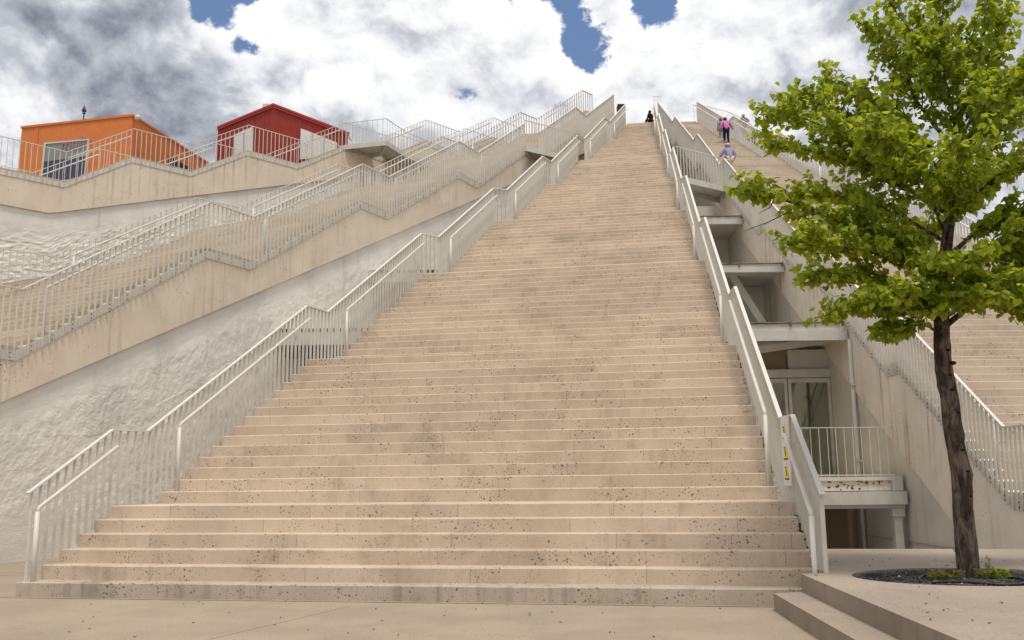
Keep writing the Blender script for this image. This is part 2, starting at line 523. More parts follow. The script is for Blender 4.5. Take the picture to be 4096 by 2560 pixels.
def railing(name, label, path, side, group=None, spacing=.132, H=1.02, zo=-.25, plate=True, handrail=True, mat='metal', railmat='rail',
            deep=.046, thick=.012, limit=300, hr_h=.80, bolts=True, cat='railing', hr_posts=True, open_seg=(), topw=.055, topt=.022, skip_fin=()):
    """path: [(x, y, z of the tread line)], side: +1 when the walking side lies to the right of the path"""
    P = [Vector(p) for p in path]
    base = P[0] + Vector((0, 0, zo))
    root = empty(name, base, label, cat, group)
    _origin[root.name] = base
    me = fin_mesh(H - zo - topt * .5, thick, deep, mat)
    acc = spacing * .5; count = 0
    rest = MB()
    top = MB(); pl = MB(); bo = MB()
    for i in range(len(P) - 1):
        a, b = P[i], P[i + 1]
        L = (b - a).xy.length
        if L < 1e-4: continue
        d2 = (b - a).xy.normalized(); ang = math.atan2(d2.y, d2.x)
        nrm = Vector((d2.y, -d2.x)) * side            # towards the walking side
        sl = (b.z - a.z) / L
        if i not in open_seg:
            t = acc; k = 0
            while t < L:
                p = a.lerp(b, t / L)
                if i not in skip_fin:
                    loc = (p.x, p.y, p.z + zo)
                    if count < limit:
                        link('baluster', me, None, root, loc, ang)
                    else:
                        rest.hexa([(p.x + dx * d2.x * thick / 2 - dy * d2.y * deep / 2, p.y + dx * d2.y * thick / 2 + dy * d2.x * deep / 2, p.z + (zo if z_ == 0 else H)) for z_ in (0, 1) for dx, dy in ((-1, -1), (1, -1), (1, 1), (-1, 1))])
                    count += 1
                    if plate and bolts and count % 3 == 0:
                        q = Vector((p.x, p.y)) + d2 * .055 - nrm * (deep / 2 + .012 - .04)
                        for dz in (.045, .125):
                            zz = p.z + zo + dz + sl * .055
                            bo.sphere((q.x - nrm.x * .02, q.y - nrm.y * .02, zz), .013, 6, 4)
                t += spacing
            acc = t - L
            top.bar(a + Vector((0, 0, H)), b + Vector((0, 0, H)), topw, topt)
        else:
            acc = spacing * .5
        if plate:
            off = Vector((nrm.x, nrm.y, 0)) * (deep * .5 + .004)
            v = Vector((nrm.x, nrm.y, 0)) * .012
            z0, z1 = Vector((0, 0, zo)), Vector((0, 0, zo + .17))
            pl.hexa([a + off + z0, b + off + z0, b + off + v + z0, a + off + v + z0, a + off + z1, b + off + z1, b + off + v + z1, a + off + v + z1])
    top.build('top_rail', railmat, root)
    if plate: pl.build('fixing_plate', mat, root)
    if plate and bolts and bo.v: bo.build('bolts', 'bolt', root)['kind'] = 'stuff'
    if rest.v:
        rest.build('far_balusters', mat, root)['kind'] = 'stuff'
    if handrail:
        for i in range(len(P) - 1):
            a, b = P[i], P[i + 1]
            L = (b - a).xy.length
            if abs(b.z - a.z) < .3: continue
            d = (b - a).normalized(); d2 = (b - a).xy.normalized()
            nrm = Vector((d2.y, -d2.x, 0)) * side
            o = nrm * .115
            lo = a.lerp(b, .13 / 1.0 if L > 3 else .04) + o; hi = a.lerp(b, .985) + o
            hb = MB()
            h = Vector((0, 0, hr_h))
            pts = [lo + h - d * .0 - Vector((0, 0, .05)), lo + h + d * .03, hi + h]
            hb.tube(pts, .024, 8)
            hr = hb.build('handrail', railmat, root, smooth=True)
            if hr_posts:
                zf = math.floor((lo.z + .02) / RISE) * RISE
                MB().tube([(lo.x, lo.y, lo.z - .2), lo + h - Vector((0, 0, .03))], .027, 10).build('post', railmat, root, smooth=True)
            br = MB()
            for t in (.33, .62, .9):
                q = a.lerp(b, t)
                br.bar(q + h - Vector((0, 0, .03)), q + o + h - Vector((0, 0, .03)), .03, .012)
            br.build('bracket', mat, root)
    return root

# ------------------------------------------------------------------ main staircase
X0, Y0, YAW, T, W, BL, BR = -5.868799, 11.476407, -.172303, .2809263, 9.123336, .1460294, -.0456148
DD = [.861616, 1.011639, .696359, .537874, .890929, .652758, .818085]
JL = [.203420, .160773, .364204, .385475, .243289, .273977, .205559]
JR = [-.091743, -.068289, -.1194, -.13001, -.074833, -.074833, -.074833]
UV = Vector((math.cos(YAW), math.sin(YAW))); VV = Vector((-math.sin(YAW), math.cos(YAW)))
O2 = Vector((X0, Y0))

def main_pt(k, side, ds=0.0, lat=0.0):
    n = sum(1 for l in LAND[:7] if k > l)
    a = (k - 1 - n) * T
    s = a + sum(DD[:n]) + ds
    wl = (BL * (a + ds) + sum(JL[:n])) if side == 'L' else (W + BR * (a + ds) + sum(JR[:n]))
    p = O2 + VV * s + UV * (wl + lat)
    return p

rows = []
for k in range(1, 109):
    rows.append((main_pt(k, 'L', 0, -.07 if k == 1 else 0), main_pt(k, 'R', 0, .02), k * RISE))
endL, endR = main_pt(108, 'L', 2.6), main_pt(108, 'R', 2.6)
rows.append((endL, endR, 108 * RISE))
mid = (rows[0][0] + rows[0][1]) / 2
stair = empty('grand_staircase', (mid.x, mid.y, 0), 'huge beige terrazzo staircase climbing straight up the middle', 'staircase')
_origin[stair.name] = Vector((mid.x, mid.y, 0))
make_steps(stair, rows, 'step', 'firststep')
make_body(stair, rows[1:], 'concrete')

def main_path(side, lat):
    p = []
    def add(q, z): p.append((q.x, q.y, z))
    add(main_pt(1, side, .04 if side == 'L' else -.12, lat), RISE * (1.1 if side == 'L' else .6))
    for i, l in enumerate(LAND):
        add(main_pt(l, side, 0, lat), l * RISE)
        if i < 7: add(main_pt(l + 1, side, -T, lat), l * RISE)
    return p
pl_ = main_path('L', -.045)
pr_ = main_path('R', .07)
railing('stair_railing', 'off-white fin railing along the left edge of the central staircase', pl_, +1, 'railings of the staircases', open_seg=(11,), limit=300, plate=False, zo=-.16)
railing('stair_railing', 'off-white fin railing along the right edge of the central staircase', pr_, -1, 'railings of the staircases', limit=300, plate=False, zo=-.16)

# end plate at the foot of the right railing
q = main_pt(1, 'R', -.12, .07)

# ------------------------------------------------------------------ side staircases
def flight_rows(near, far, levels, risers, dz):
    """near/far: dict n -> (P xy, T xy) for landing n; rows from landing levels[0] upward"""
    rows = []
    for i in range(len(levels)):
        n = levels[i]
        z = LZn[n] + dz
        if i == 0:
            rows.append((far[n][0], near[n][0], z))          # landing front edge
        if i + 1 < len(levels):
            m = levels[i + 1]; N = risers[i]
            z1 = LZn[m] + dz
            for j in range(1, N + 1):
                t = j / N
                rows.append((Vector(far[n][1]).lerp(Vector(far[m][0]), t), Vector(near[n][1]).lerp(Vector(near[m][0]), t), z + (z1 - z) * t))
    return rows

def line_pt(x0, th, s, y0=14.0):
    return Vector((x0 + math.sin(th) * s, y0 + math.cos(th) * s))

def side_wall(parent, x0, th, s0, s1, topf, botf, mat, name, proud, thick, n=60, y0=14.0, rough=None, nz=1):
    """vertical slab in the plane of a stair edge; topf/botf give z along it; proud>0 stands out to the viewer side"""
    nrm = Vector((math.cos(th), -math.sin(th)))       # to the right of the edge
    v, f = [], []
    for i in range(n + 1):
        s = s0 + (s1 - s0) * i / n
        p = line_pt(x0, th, s, y0)
        zt, zb = topf(s), botf(s)
        for j in range(nz + 1):
            z = zb + (zt - zb) * j / nz
            off = proud
            if rough: off += rough(s, z, zt)
            q = p + nrm * off
            v.append((q.x, q.y, z))
    m = nz + 1
    for i in range(n):
        for j in range(nz):
            f.append((i * m + j, (i + 1) * m + j, (i + 1) * m + j + 1, i * m + j + 1))
    # back and rim
    k = len(v)
    for i in range(n + 1):
        s = s0 + (s1 - s0) * i / n
        p = line_pt(x0, th, s, y0) + nrm * (proud - thick)
        v += [(p.x, p.y, botf(s)), (p.x, p.y, topf(s))]
    for i in range(n):
        f.append((k + i * 2, k + i * 2 + 1, k + i * 2 + 3, k + i * 2 + 2))
        f.append((i * m + nz, (i + 1) * m + nz, k + (i + 1) * 2 + 1, k + i * 2 + 1))
        f.append((i * m, k + i * 2, k + (i + 1) * 2, (i + 1) * m))
    f.append(tuple([j for j in range(nz, -1, -1)] + [k, k + 1]))
    f.append(tuple([n * m + j for j in range(nz + 1)] + [k + n * 2 + 1, k + n * 2]))
    return link(name, fixn(mesh(name, v, f)), mat, parent)

def interp(tab):
    def fn(s):
        if s <= tab[0][0]: return tab[0][1]
        for (a, za), (b, zb) in zip(tab, tab[1:]):
            if s <= b: return za + (zb - za) * (s - a) / (b - a)
        return tab[-1][1]
    return fn

LZn = dict(enumerate(LZ))
RIS = [15, 16, 15, 14, 14, 14, 14]

# ---- left staircase (its right flank faces the viewer)
BX, BT = -9.83, .478
bs = {1: (-4.4, -3.1), 2: (1.15, 2.47), 3: (6.76, 8.13), 4: (12.31, 13.58), 5: (17.57, 18.83), 6: (22.59, 23.75), 7: (27.45, 28.55), 8: (32.2, 33.2)}
B_near = {n: (line_pt(BX, BT, a), line_pt(BX, BT, b)) for n, (a, b) in bs.items()}
fo, fd = Vector((-12.5, 24.8)), Vector((.68, .733))
fs = {1: (-13.0, -11.6), 2: (-7.3, -5.9), 3: (-1.45, 0), 4: (4.13, 5.56), 5: (9.41, 10.7), 6: (14.4, 15.6), 7: (19.1, 20.2), 8: (23.5, 24.3)}
B_far = {n: (fo + fd * a, fo + fd * b) for n, (a, b) in fs.items()}
BDZ = .12
brow = flight_rows(B_near, B_far, [1, 2, 3, 4, 5, 6, 7, 8], RIS, BDZ)
brow.append((B_far[8][1], B_near[8][1], LZ[8] + BDZ))
bl = B_near[1][0]
bst = empty('side_staircase', (bl.x, bl.y, 0), 'left side staircase with zigzag concrete flank above a rough grey plaster wall', 'staircase')
_origin[bst.name] = Vector((bl.x, bl.y, 0))
make_steps(bst, brow, 'step_side')
make_body(bst, brow, 'concrete', inset=.3)
b_line = interp([(q, LZ[n] + BDZ) for n in range(1, 9) for q in bs[n]])
b_bot = lambda s: 2.7 + .545 * (14 + math.cos(BT) * s - 16.01)
side_wall(bst, BX, BT, -4.4, 33.0, lambda s: b_line(s) - .10, lambda s: max(b_bot(s), .0), 'concrete', 'stringer', .014, .28, n=150)

def plaster_rough(s, z, zt):
    d = zt - z
    amp = max(0.0, min(1.0, (d - .42 - .14 * noise.noise((s * .7, 3.1, 0))) / .22))
    lowz = max(0.0, min(1.0, (z - .55 - .3 * noise.noise((s * .5, 9.1, 0))) / .3))
    amp *= lowz
    if amp <= 0: return 0.006 * noise.noise((s * 3, z * 3, 5))
    # trowelled patches, comb ridges and scooped columns
    col = noise.noise((s * 2.3 + z * .55, z * .35, 1.7))
    patch = noise.cell((math.floor(s * 2.4 + z * .6 + noise.noise((s, z, 2)) * .8), math.floor(z * 1.3 + noise.noise((s, z, 4)) * .9), 3.0))
    comb = 0.0
    if patch > .52: comb = .003 * math.sin((z * 1.0 + s * .35) * 95 + 6 * noise.noise((s * 2, z * 2, 8)))
    rid = noise.noise((s * 5.5, z * 4.2, 2.2)) + .6 * noise.noise((s * 13, z * 9, 4.4)) + .35 * noise.noise((s * 27, z * 21, 6.4))
    return .62 * amp * (.018 + .014 * col + .008 * (patch - .5) + comb + .017 * rid)
side_wall(bst, BX, BT, -1.0, 24.0, lambda s: max(b_bot(s), .0) + .02, lambda s: -.02, 'plaster', 'plaster_wall', -.05, .2, n=640, rough=plaster_rough, nz=190)

bpath = []
for n in range(1, 9):
    for q in bs[n]:
        p = line_pt(BX, BT, q) + Vector((math.cos(BT), -math.sin(BT))) * .055
        bpath.append((p.x, p.y, LZ[n] + BDZ))
railing('stair_railing', 'fin railing on the near zigzag edge of the left side staircase', bpath[2:-1], -1, 'railings of the staircases', limit=300, open_seg=(8,))
bfar = []
nf = Vector((-fd.y, fd.x))
for n in range(2, 9):
    for a in fs[n]:
        p = fo + fd * a + nf * .05
        bfar.append((p.x, p.y, LZ[n] + BDZ))
railing('stair_railing', 'fin railing on the far edge of the left side staircase', bfar[1:], +1, 'railings of the staircases', spacing=.17, limit=300, bolts=False)

# ---- far left staircase, shorter flights
CX, CT = -31.09, .76
cz = {0: 11.39, 1: 12.84, 2: 14.25, 3: 15.67, 4: 17.09, 5: 18.5}
cs = {0: (14.0, 23.0), 1: (25.26, 27.55), 2: (29.87, 32.24), 3: (34.6, 36.9), 4: (39.25, 41.5), 5: (43.8, 46.0)}
C_near = {n: (line_pt(CX, CT, a), line_pt(CX, CT, b)) for n, (a, b) in cs.items()}
cn = Vector((-math.cos(CT), math.sin(CT)))
cw = {0: 3.0, 1: 2.85, 2: 2.7, 3: 2.5, 4: 2.3, 5: 2.0}
C_far = {n: (C_near[n][0] + cn * cw[n], C_near[n][1] + cn * cw[n]) for n in cs}
LZn = {n: z + BDZ for n, z in cz.items()}
crow = flight_rows(C_near, C_far, [0, 1, 2, 3, 4, 5], [8, 8, 8, 8, 8], 0)
crow.append((C_far[5][1], C_near[5][1], LZn[5]))
cl = C_near[0][0]
cst = empty('side_staircase', (cl.x, cl.y, 0), 'far left upper staircase with short zigzag flights in front of the orange building', 'staircase')
_origin[cst.name] = Vector((cl.x, cl.y, 0))
make_steps(cst, crow, 'step_side')
c_line = interp([(q, LZn[n]) for n in range(6) for q in cs[n]])
c_bot = interp([(14.0, 10.28), (22.6, 10.28), (27.6, 11.96), (32.0, 13.42), (46, 18.0)])
side_wall(cst, CX, CT, 14.0, 46.0, lambda s: c_line(s) - .10, c_bot, 'concrete', 'stringer', .014, .3, n=120)

def plaster_rough2(s, z, zt):
    r = noise.noise((s * 3.5, z * 7, 2.2)) + .6 * noise.noise((s * 8, z * 17, 4.4))
    a = max(0.0, min(1.0, (zt - z - .5) / .8))
    return a * .03 * r
side_wall(cst, CX, CT, 14.0, 40.0, lambda s: c_bot(s) + .02, lambda s: -.05, 'plaster', 'plaster_wall', -.06, 1.2, n=260, rough=plaster_rough2, nz=160)
cpath = []
for n in range(6):
    for q in cs[n]:
        p = line_pt(CX, CT, q) + Vector((math.cos(CT), -math.sin(CT))) * .05
        cpath.append((p.x, p.y, LZn[n]))
railing('stair_railing', 'slender railing along the far left upper staircase below the orange building', cpath, -1, 'railings of the staircases', spacing=.185, deep=.03, thick=.014, limit=300, hr_h=.78, hr_posts=False, topw=.035)
cfar = []
for n in range(6):
    for q in C_far[n]:
        p = Vector(q) + cn * .05
        cfar.append((p.x, p.y, LZn[n]))
railing('stair_railing', 'back railing of the far left upper staircase seen against the orange wall', cfar, +1, 'railings of the staircases', spacing=.26, deep=.03, thick=.014, limit=300, hr_h=.78, hr_posts=False, plate=False, zo=-.05, topw=.035)

# ---- right staircase (its left flank faces the viewer)
DX, DT = 7.862, -.019
LZn = dict(enumerate(LZ))
dsn = {1: (.30, .92), 2: (4.62, 5.22), 3: (8.96, 9.62), 4: (13.24, 13.80), 5: (17.25, 17.85), 6: (21.13, 21.79), 7: (25.27, 25.82), 8: (29.3, 31.5)}
D_near = {n: (line_pt(DX, DT, a), line_pt(DX, DT, b)) for n, (a, b) in dsn.items()}
dfx = lambda y: 9.0 + .19 * (43.8 - y)
D_far = {n: (Vector((dfx(a.y), a.y)), Vector((dfx(b.y), b.y))) for n, (a, b) in D_near.items()}
drow = flight_rows(D_near, D_far, [1, 2, 3, 4, 5, 6, 7, 8], RIS, 0)
pre = []
for k in range(1, 6):
    y = 14.3 - (6 - k) * .26
    pre.append((Vector((dfx(y), y)), Vector((line_pt(DX, DT, y - 14).x, y)), k * RISE))
drow = pre + drow
drow.append((D_far[8][1], D_near[8][1], LZ[8]))
drow = [(r, l, z) for l, r, z in drow]        # left flank first
dl = D_near[1][0]
dst = empty('side_staircase', (dl.x, dl.y - 1.3, 0), 'right side staircase with two men climbing, concrete flank beside the glass door', 'staircase')
_origin[dst.name] = Vector((dl.x, dl.y - 1.3, 0))
make_steps(dst, drow, 'step_side')
make_body(dst, drow, 'concrete_r', inset=.3)
d_line = interp([(-1.2, .1)] + [(q, LZ[n]) for n in range(1, 9) for q in dsn[n]])
d_bot = lambda s: max(-1.6, .45 + .665 * (14 + math.cos(DT) * s - 16.95))
side_wall(dst, DX, DT, -1.2, 31.4, lambda s: d_line(s) - .14, d_bot, 'concrete_r', 'stringer', .266, .28, n=150)
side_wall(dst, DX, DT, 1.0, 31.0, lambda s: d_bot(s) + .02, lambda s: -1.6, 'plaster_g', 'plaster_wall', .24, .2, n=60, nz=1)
# thin coping step in the plaster under the stringer line
MB().prism([(line_pt(DX, DT, s).x + .022, line_pt(DX, DT, s).y, d_bot(s) - .0 - g_) for s, g_ in ((1.4, .02), (20, .02), (20, .42), (1.4, .42))], (.05, 0, 0)).build('plaster_band', 'plaster_g', dst)
dpath = [(line_pt(DX, DT, -1.3).x - .06, 12.7, .02)]
for n in range(1, 9):
    for q in dsn[n]:
        p = line_pt(DX, DT, q)
        dpath.append((p.x - .06, p.y, LZ[n]))
railing('stair_railing', 'fin railing on the left edge of the right side staircase, behind the tree', dpath[:-1], +1, 'railings of the staircases', limit=300, zo=-.27)
dfar = []
for k_, n in enumerate(range(1, 9)):
    for q in D_far[n]:
        dfar.append((q[0] + .05, q[1], LZ[n]))
railing('stair_railing', 'fin railing on the right edge of the right side staircase beside the pink shirt', dfar[2:-1], -1, 'railings of the staircases', spacing=.125, limit=300, bolts=False)

# flank of the next staircase beyond, only its sloping railing shows
gd = Vector((.994, -.11)); go = Vector((11.2, 47.0))
gpath = []
for dd in (2.2, 4.4, 9, 13, 18, 23, 30):
    p = go + gd * dd
    gpath.append((p.x, p.y, 19.5 - .55 * (dd - 2) - 1.02))
gst = railing('stair_railing', 'thin railing sloping down to the right behind the tree crown', gpath, +1, 'railings of the staircases', spacing=.2, limit=300, deep=.03, bolts=False, handrail=False)
v = []
for x, y, z in gpath: v.append((x, y + .06, z - .1))
gw = MB()
gw.add([(x, y, z) for x, y, z in v] + [(x, y, 0) for x, y, z in v] + [(x, y + .6, z) for x, y, z in v], [(i, i + 1, i + 8, i + 7) for i in range(6)] + [(i, i + 14, i + 15, i + 1) for i in range(6)])
tag(gw.build('far_flank', 'concrete'), 'concrete flank of the rearmost staircase behind the tree crown', 'wall')

# ------------------------------------------------------------------ top platform
tp = MB()
tp.prism([(4.2, 43.9, 18.05), (9.6, 43.9, 18.05), (12.9, 47.2, 18.05), (12, 54, 18.05), (2, 54, 18.05), (2.4, 46, 18.05)], (0, 0, .29))
tag(tp.build('summit_platform', 'concrete'), 'concrete platform at the very top where the staircases meet', 'platform')
rim = [(9.05, 43.95, 18.4), (9.9, 44.2, 18.4), (10.98, 44.85, 18.4), (12.1, 45.87, 18.4), (12.85, 46.98, 18.4), (13.3, 48.2, 18.4)]
railing('summit_railing', 'curved thin railing round the summit, above the pink shirted man', rim, +1, None, spacing=.16, plate=False, handrail=False, deep=.02, thick=.014, zo=-.02, H=1.08, topw=.03)
pn = [(7.02, 43.4, 18.36), (7.42, 43.4, 18.36)]
railing('summit_gate_panel', 'small upright railing panel closing the gap at the head of the central stairs', pn, +1, None, spacing=.1, plate=False, handrail=False, deep=.015, thick=.012, zo=0, H=1.35, topw=.025)

# ------------------------------------------------------------------ ground
def hole_ground():
    X = [-400, 3.3, 7.75, 400]; Yv = [-60, 12.45, 24.0, 600]
    v = [(x, y, 0) for y in Yv for x in X]
    f = []
    for j in range(3):
        for i in range(3):
            if i == 1 and j == 1: continue
            f.append((j * 4 + i, j * 4 + i + 1, (j + 1) * 4 + i + 1, (j + 1) * 4 + i))
    return mesh('ground', v, f)
tag(link('ground', hole_ground(), 'ground'), kind='structure')

gj = bpy.data.objects['ground']
def joint(a, b, wid=.006):
    MB().bar((a.x, a.y, .001), (b.x, b.y, .001), wid, .003).build('paving_joint', 'kerb', gj)
joint(at_z(830, 2560, 0), at_z(2300, 2175 + 130, 0).lerp(at_z(1400, 2425, 0), 1.0))
joint(at_z(0, 2303, 0), at_z(112, 2304, 0), .014)
f0, f1 = main_pt(1, 'L', -.11, -.3), main_pt(1, 'R', -.11, -.2)
MB().bar((f0.x, f0.y, .001), (f1.x, f1.y, .001), .016, .005).build('paving_joint', 'gutter', gj)
joint(at_z(-500, 2392, 0), at_z(80, 2386, 0), .014)

def plaza_edge(y, off): return off + .0593 * (y - 9.41)
# low step beside the stairs
st = MB()
st.hexa([(plaza_edge(-20, 2.57), -20, -.02), (plaza_edge(-20, 2.95), -20, -.02), (plaza_edge(9.7, 2.95), 9.78, -.02), (plaza_edge(9.6, 2.57), 9.66, -.02),
         (plaza_edge(-20, 2.57), -20, .166), (plaza_edge(-20, 2.95), -20, .166), (plaza_edge(9.7, 2.95), 9.78, .166), (plaza_edge(9.6, 2.57), 9.66, .166)])
kerbo = st.build('kerb_step', 'plaza')
tag(kerbo, kind='structure')
kerbo.data.materials.append(M['kerb'])
for p in kerbo.data.polygons:
    if abs(p.normal.z) < .5: p.material_index = 1

def plaza():
    bm = bmesh.new()
    outer = [(plaza_edge(-20, 2.87), -20), (60, -20), (60, 12.42), (7.75, 12.42), (3.46, 13.05), (3.34, 11.4), (3.17, 9.86), (2.9, 9.78)]
    ell = [(4.42 + 1.11 * math.cos(t), 9.37 + .84 * math.sin(t)) for t in [2 * math.pi * i / 64 for i in range(64)]]
    z = .34
    def loop(pts, zz):
        vs_ = [bm.verts.new((x, y, zz)) for x, y in pts]
        return vs_, [bm.edges.new((vs_[i], vs_[(i + 1) % len(vs_)])) for i in range(len(vs_))]
    ov, oe = loop(outer, z); ev, ee = loop(ell, z)
    bmesh.ops.triangle_fill(bm, use_beauty=True, edges=oe + ee)
    for vs_, zb in ((ov, -1.6), (ev, .16)):
        lo = [bm.verts.new((v_.co.x, v_.co.y, zb)) for v_ in vs_]
        for i in range(len(vs_)):
            j = (i + 1) % len(vs_)
            f_ = bm.faces.new((vs_[i], vs_[j], lo[j], lo[i])); f_.material_index = 1
    bmesh.ops.recalc_face_normals(bm, faces=bm.faces)
    me = bpy.data.meshes.new('upper_plaza'); bm.to_mesh(me); bm.free()
    me.materials.append(M['plaza']); me.materials.append(M['kerb'])
    return me
tag(link('upper_plaza', plaza(), None), kind='structure')
cf = MB().box((3.2, 12.3, -1.7), (7.95, 24, -1.6))
tag(cf.build('sunken_court_floor', 'plaza'), kind='structure')

# ------------------------------------------------------------------ stepped recesses between the staircases
RP = [(r[1].x, r[1].y) for r in rows]; LP = [(r[0].x, r[0].y) for r in rows]
def edge_x(pts, y):
    for (x0, y0), (x1, y1) in zip(pts, pts[1:]):
        if y0 <= y <= y1: return x0 + (x1 - x0) * (y - y0) / max(y1 - y0, 1e-6)
    return pts[-1][0]
def d_x(y): return line_pt(DX, DT, y - 14).x + .0
def b_x(y): return BX + math.tan(BT) * (y - 14)

def px_y(x, y, yy):
    p = at_y(x, y, yy); return p

# right recess ------------------------------------------------------
ter = empty('recess_terrace', (5.6, 18.9, 0), 'grey steel terrace with balcony over the dark opening right of the central stairs', 'terrace')
_origin[ter.name] = Vector((5.6, 18.9, 0))
xl = edge_x(RP, 18.9) - .1
MB().box((xl, 18.72, .735), (d_x(18.9) - .03, 18.92, .985)).build('fascia_beam', 'metal2', ter)
MB().box((xl, 18.80, .66), (d_x(18.9) - .05, 18.90, .732)).build('beam_lip', 'metal2', ter)
MB().box((xl, 18.95, 1.0), (d_x(18.9) - .22, 23.4, 1.20)).build('floor_slab', 'concrete_r', ter)
MB().box((xl, 18.90, 1.203), (d_x(18.9) - .20, 19.06, 1.275)).build('slab_edge', 'plaster_g', ter)
MB().box((d_x(18.9) - .24, 18.86, 1.0), (d_x(18.9) - .035, 19.06, 1.285)).build('end_block', 'plaster_g', ter)
# flaking paint patches on the slab edge
fl = MB()
for i in range(26):
    x = random.uniform(6.25, 7.5); z = random.uniform(1.02, 1.19)
    ww, hh = random.uniform(.015, .07), random.uniform(.01, .05)
    fl.box((x, 18.944, z), (x + ww, 18.9495, min(z + hh, 1.198)))
fl.build('rust_stains', plain('rust_brown', (.13, .06, .035), .9, .1), ter)['kind'] = 'stuff'
MB().box((7.50, 18.84, -1.6), (7.66, 19.0, .62)).build('post', 'metal2', ter)
MB().box((7.46, 18.80, .50), (7.70, 19.04, .655)).build('post_head', 'metal2', ter)
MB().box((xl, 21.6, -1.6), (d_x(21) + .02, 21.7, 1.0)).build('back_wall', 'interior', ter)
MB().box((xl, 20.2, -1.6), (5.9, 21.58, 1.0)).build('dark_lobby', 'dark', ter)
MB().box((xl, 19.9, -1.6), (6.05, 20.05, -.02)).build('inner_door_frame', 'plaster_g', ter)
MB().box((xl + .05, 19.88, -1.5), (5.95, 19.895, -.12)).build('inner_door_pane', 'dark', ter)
bal = [(xl + .1, 18.985, 1.275), (d_x(19) - .13, 18.985, 1.275)]
railing('balcony_railing', 'thin white balcony railing in front of the glass door', bal, +1, None, spacing=.17, plate=False, handrail=False, deep=.011, thick=.011, zo=.0, H=.985, topw=.022, topt=.016, mat='rail')
MB().bar((bal[0][0], 18.985, 1.31), (bal[1][0], 18.985, 1.31), .025, .02).build('bottom_rail', 'rail', bpy.data.objects['balcony_railing'])

def deck(name, label, y0, z0, z1, ya, xl_fn, xr_fn, mat='metal2', gutter=True, upper=None):
    r = empty(name, ((xl_fn(y0) + xr_fn(y0)) / 2, y0, z0), label, 'terrace')
    _origin[r.name] = Vector(r.location)
    a, b = xl_fn(y0) - .12, xr_fn(y0) - .04
    MB().box((a, y0 - .05, z0), (b, y0 + .06, z1)).build('fascia_beam', mat, r)
    zt = z1
    if upper:
        MB().box((a, y0 + .10, z1 + .0), (b - .1, y0 + .2, z1 + upper)).build('upper_fascia', mat, r)
        zt = z1 + upper
    MB().box((a, y0 + .065, z0 + .08), (b + .02, ya, z1 - .02)).build('deck', mat, r)
    if gutter:
        g_ = MB(); yy = y0 + (.08 if upper else -.06)
        g_.tube([(a, yy, zt + .03), (b - .02, yy, zt + .03)], .022, 6)
        n = max(2, int((b - a) / 1.3))
        for i in range(n + 1):
            x = b - .05 - i * 1.2
            if x < a: break
            g_.box((x - .025, yy - .03, zt - .05), (x + .025, yy + .03, zt + .055))
        g_.build('gutter', 'gutter', r)
    return r
rx = lambda y: edge_x(RP, y)
t2 = deck('recess_terrace', 'pale steel canopy with gutter above the glass door', 21.22, 4.36, 4.59, 28.6, rx, d_x, 'metal2', True, .17)
t3 = deck('recess_terrace', 'pale steel canopy two levels above the glass door', 25.5, 6.91, 7.12, 32.0, rx, d_x)
t4 = deck('recess_terrace', 'narrow pale canopy just below the right footbridge', 29.45, 9.38, 9.61, 33.6, rx, d_x)
# walls at the back of each level
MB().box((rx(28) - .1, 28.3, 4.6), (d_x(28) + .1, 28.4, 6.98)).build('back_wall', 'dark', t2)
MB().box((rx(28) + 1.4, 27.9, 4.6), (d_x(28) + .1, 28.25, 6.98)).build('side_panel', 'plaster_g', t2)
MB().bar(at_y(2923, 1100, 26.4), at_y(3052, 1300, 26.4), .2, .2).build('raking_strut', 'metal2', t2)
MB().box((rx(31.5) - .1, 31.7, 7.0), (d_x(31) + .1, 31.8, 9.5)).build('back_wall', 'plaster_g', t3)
MB().box((rx(33) - .1, 33.2, 9.5), (d_x(33) + .1, 33.3, 11.1)).build('back_wall', 'plaster_g', t4)
MB().bar(at_y(3030, 1400, 21.9), at_y(3290, 1363, 21.9), .12, .16).build('soffit_beam', 'plaster_g', t2)

# glass door
gd_ = empty('glass_door', (6.6, 22.7, 1.2), 'double glass door in a pale frame behind the balcony railing', 'door')
_origin[gd_.name] = Vector((6.6, 22.7, 1.2))
YD = 22.7
pts = dict(tl=px_y(2990, 1470, YD), tr=px_y(3318, 1478, YD), m=px_y(3146, 1490, YD), b=px_y(3335, 1928, YD))
xa, xb, xm, zt, zb = pts['tl'].x, pts['tr'].x, pts['m'].x, 3.66, 1.205
MB().box((xa - .4, YD - .06, zt), (xb + .05, YD + .06, zt + .20)).build('header', 'metal2', gd_)
for (x0, x1) in ((xa - .1, xm), (xm, xb)):
    fr = MB()
    wv_ = .085
    fr.box((x0 + .012, YD - .03, zb), (x0 + wv_, YD + .03, zt - .02)); fr.box((x1 - wv_, YD - .03, zb), (x1 - .012, YD + .03, zt - .02))
    fr.box((x0 + wv_ + .001, YD - .03, zt - .12), (x1 - wv_ - .001, YD + .03, zt - .02)); fr.box((x0 + wv_ + .001, YD - .03, zb), (x1 - wv_ - .001, YD + .03, zb + .14))
    lf = fr.build('leaf_frame', 'metal2', gd_)
    MB().box((x0 + wv_ + .002, YD - .006, zb + .142), (x1 - wv_ - .002, YD + .006, zt - .122)).build('glass_pane', 'glass', lf)
MB().box((xb + .0, YD - .05, zb), (xb + .06, YD + .05, zt - .003)).build('jamb', 'metal2', gd_)
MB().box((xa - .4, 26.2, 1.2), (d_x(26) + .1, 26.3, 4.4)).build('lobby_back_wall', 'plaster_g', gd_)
MB().box((xa - .4, 23.9, 1.205), (xm - .25, 24.3, 2.45)).build('orange_counter', 'orange', gd_)
MB().bar((xm + .25, 23.6, 2.0), (xm + .9, 23.9, 4.0), .35, .12).build('raking_panel', 'metal2', gd_)
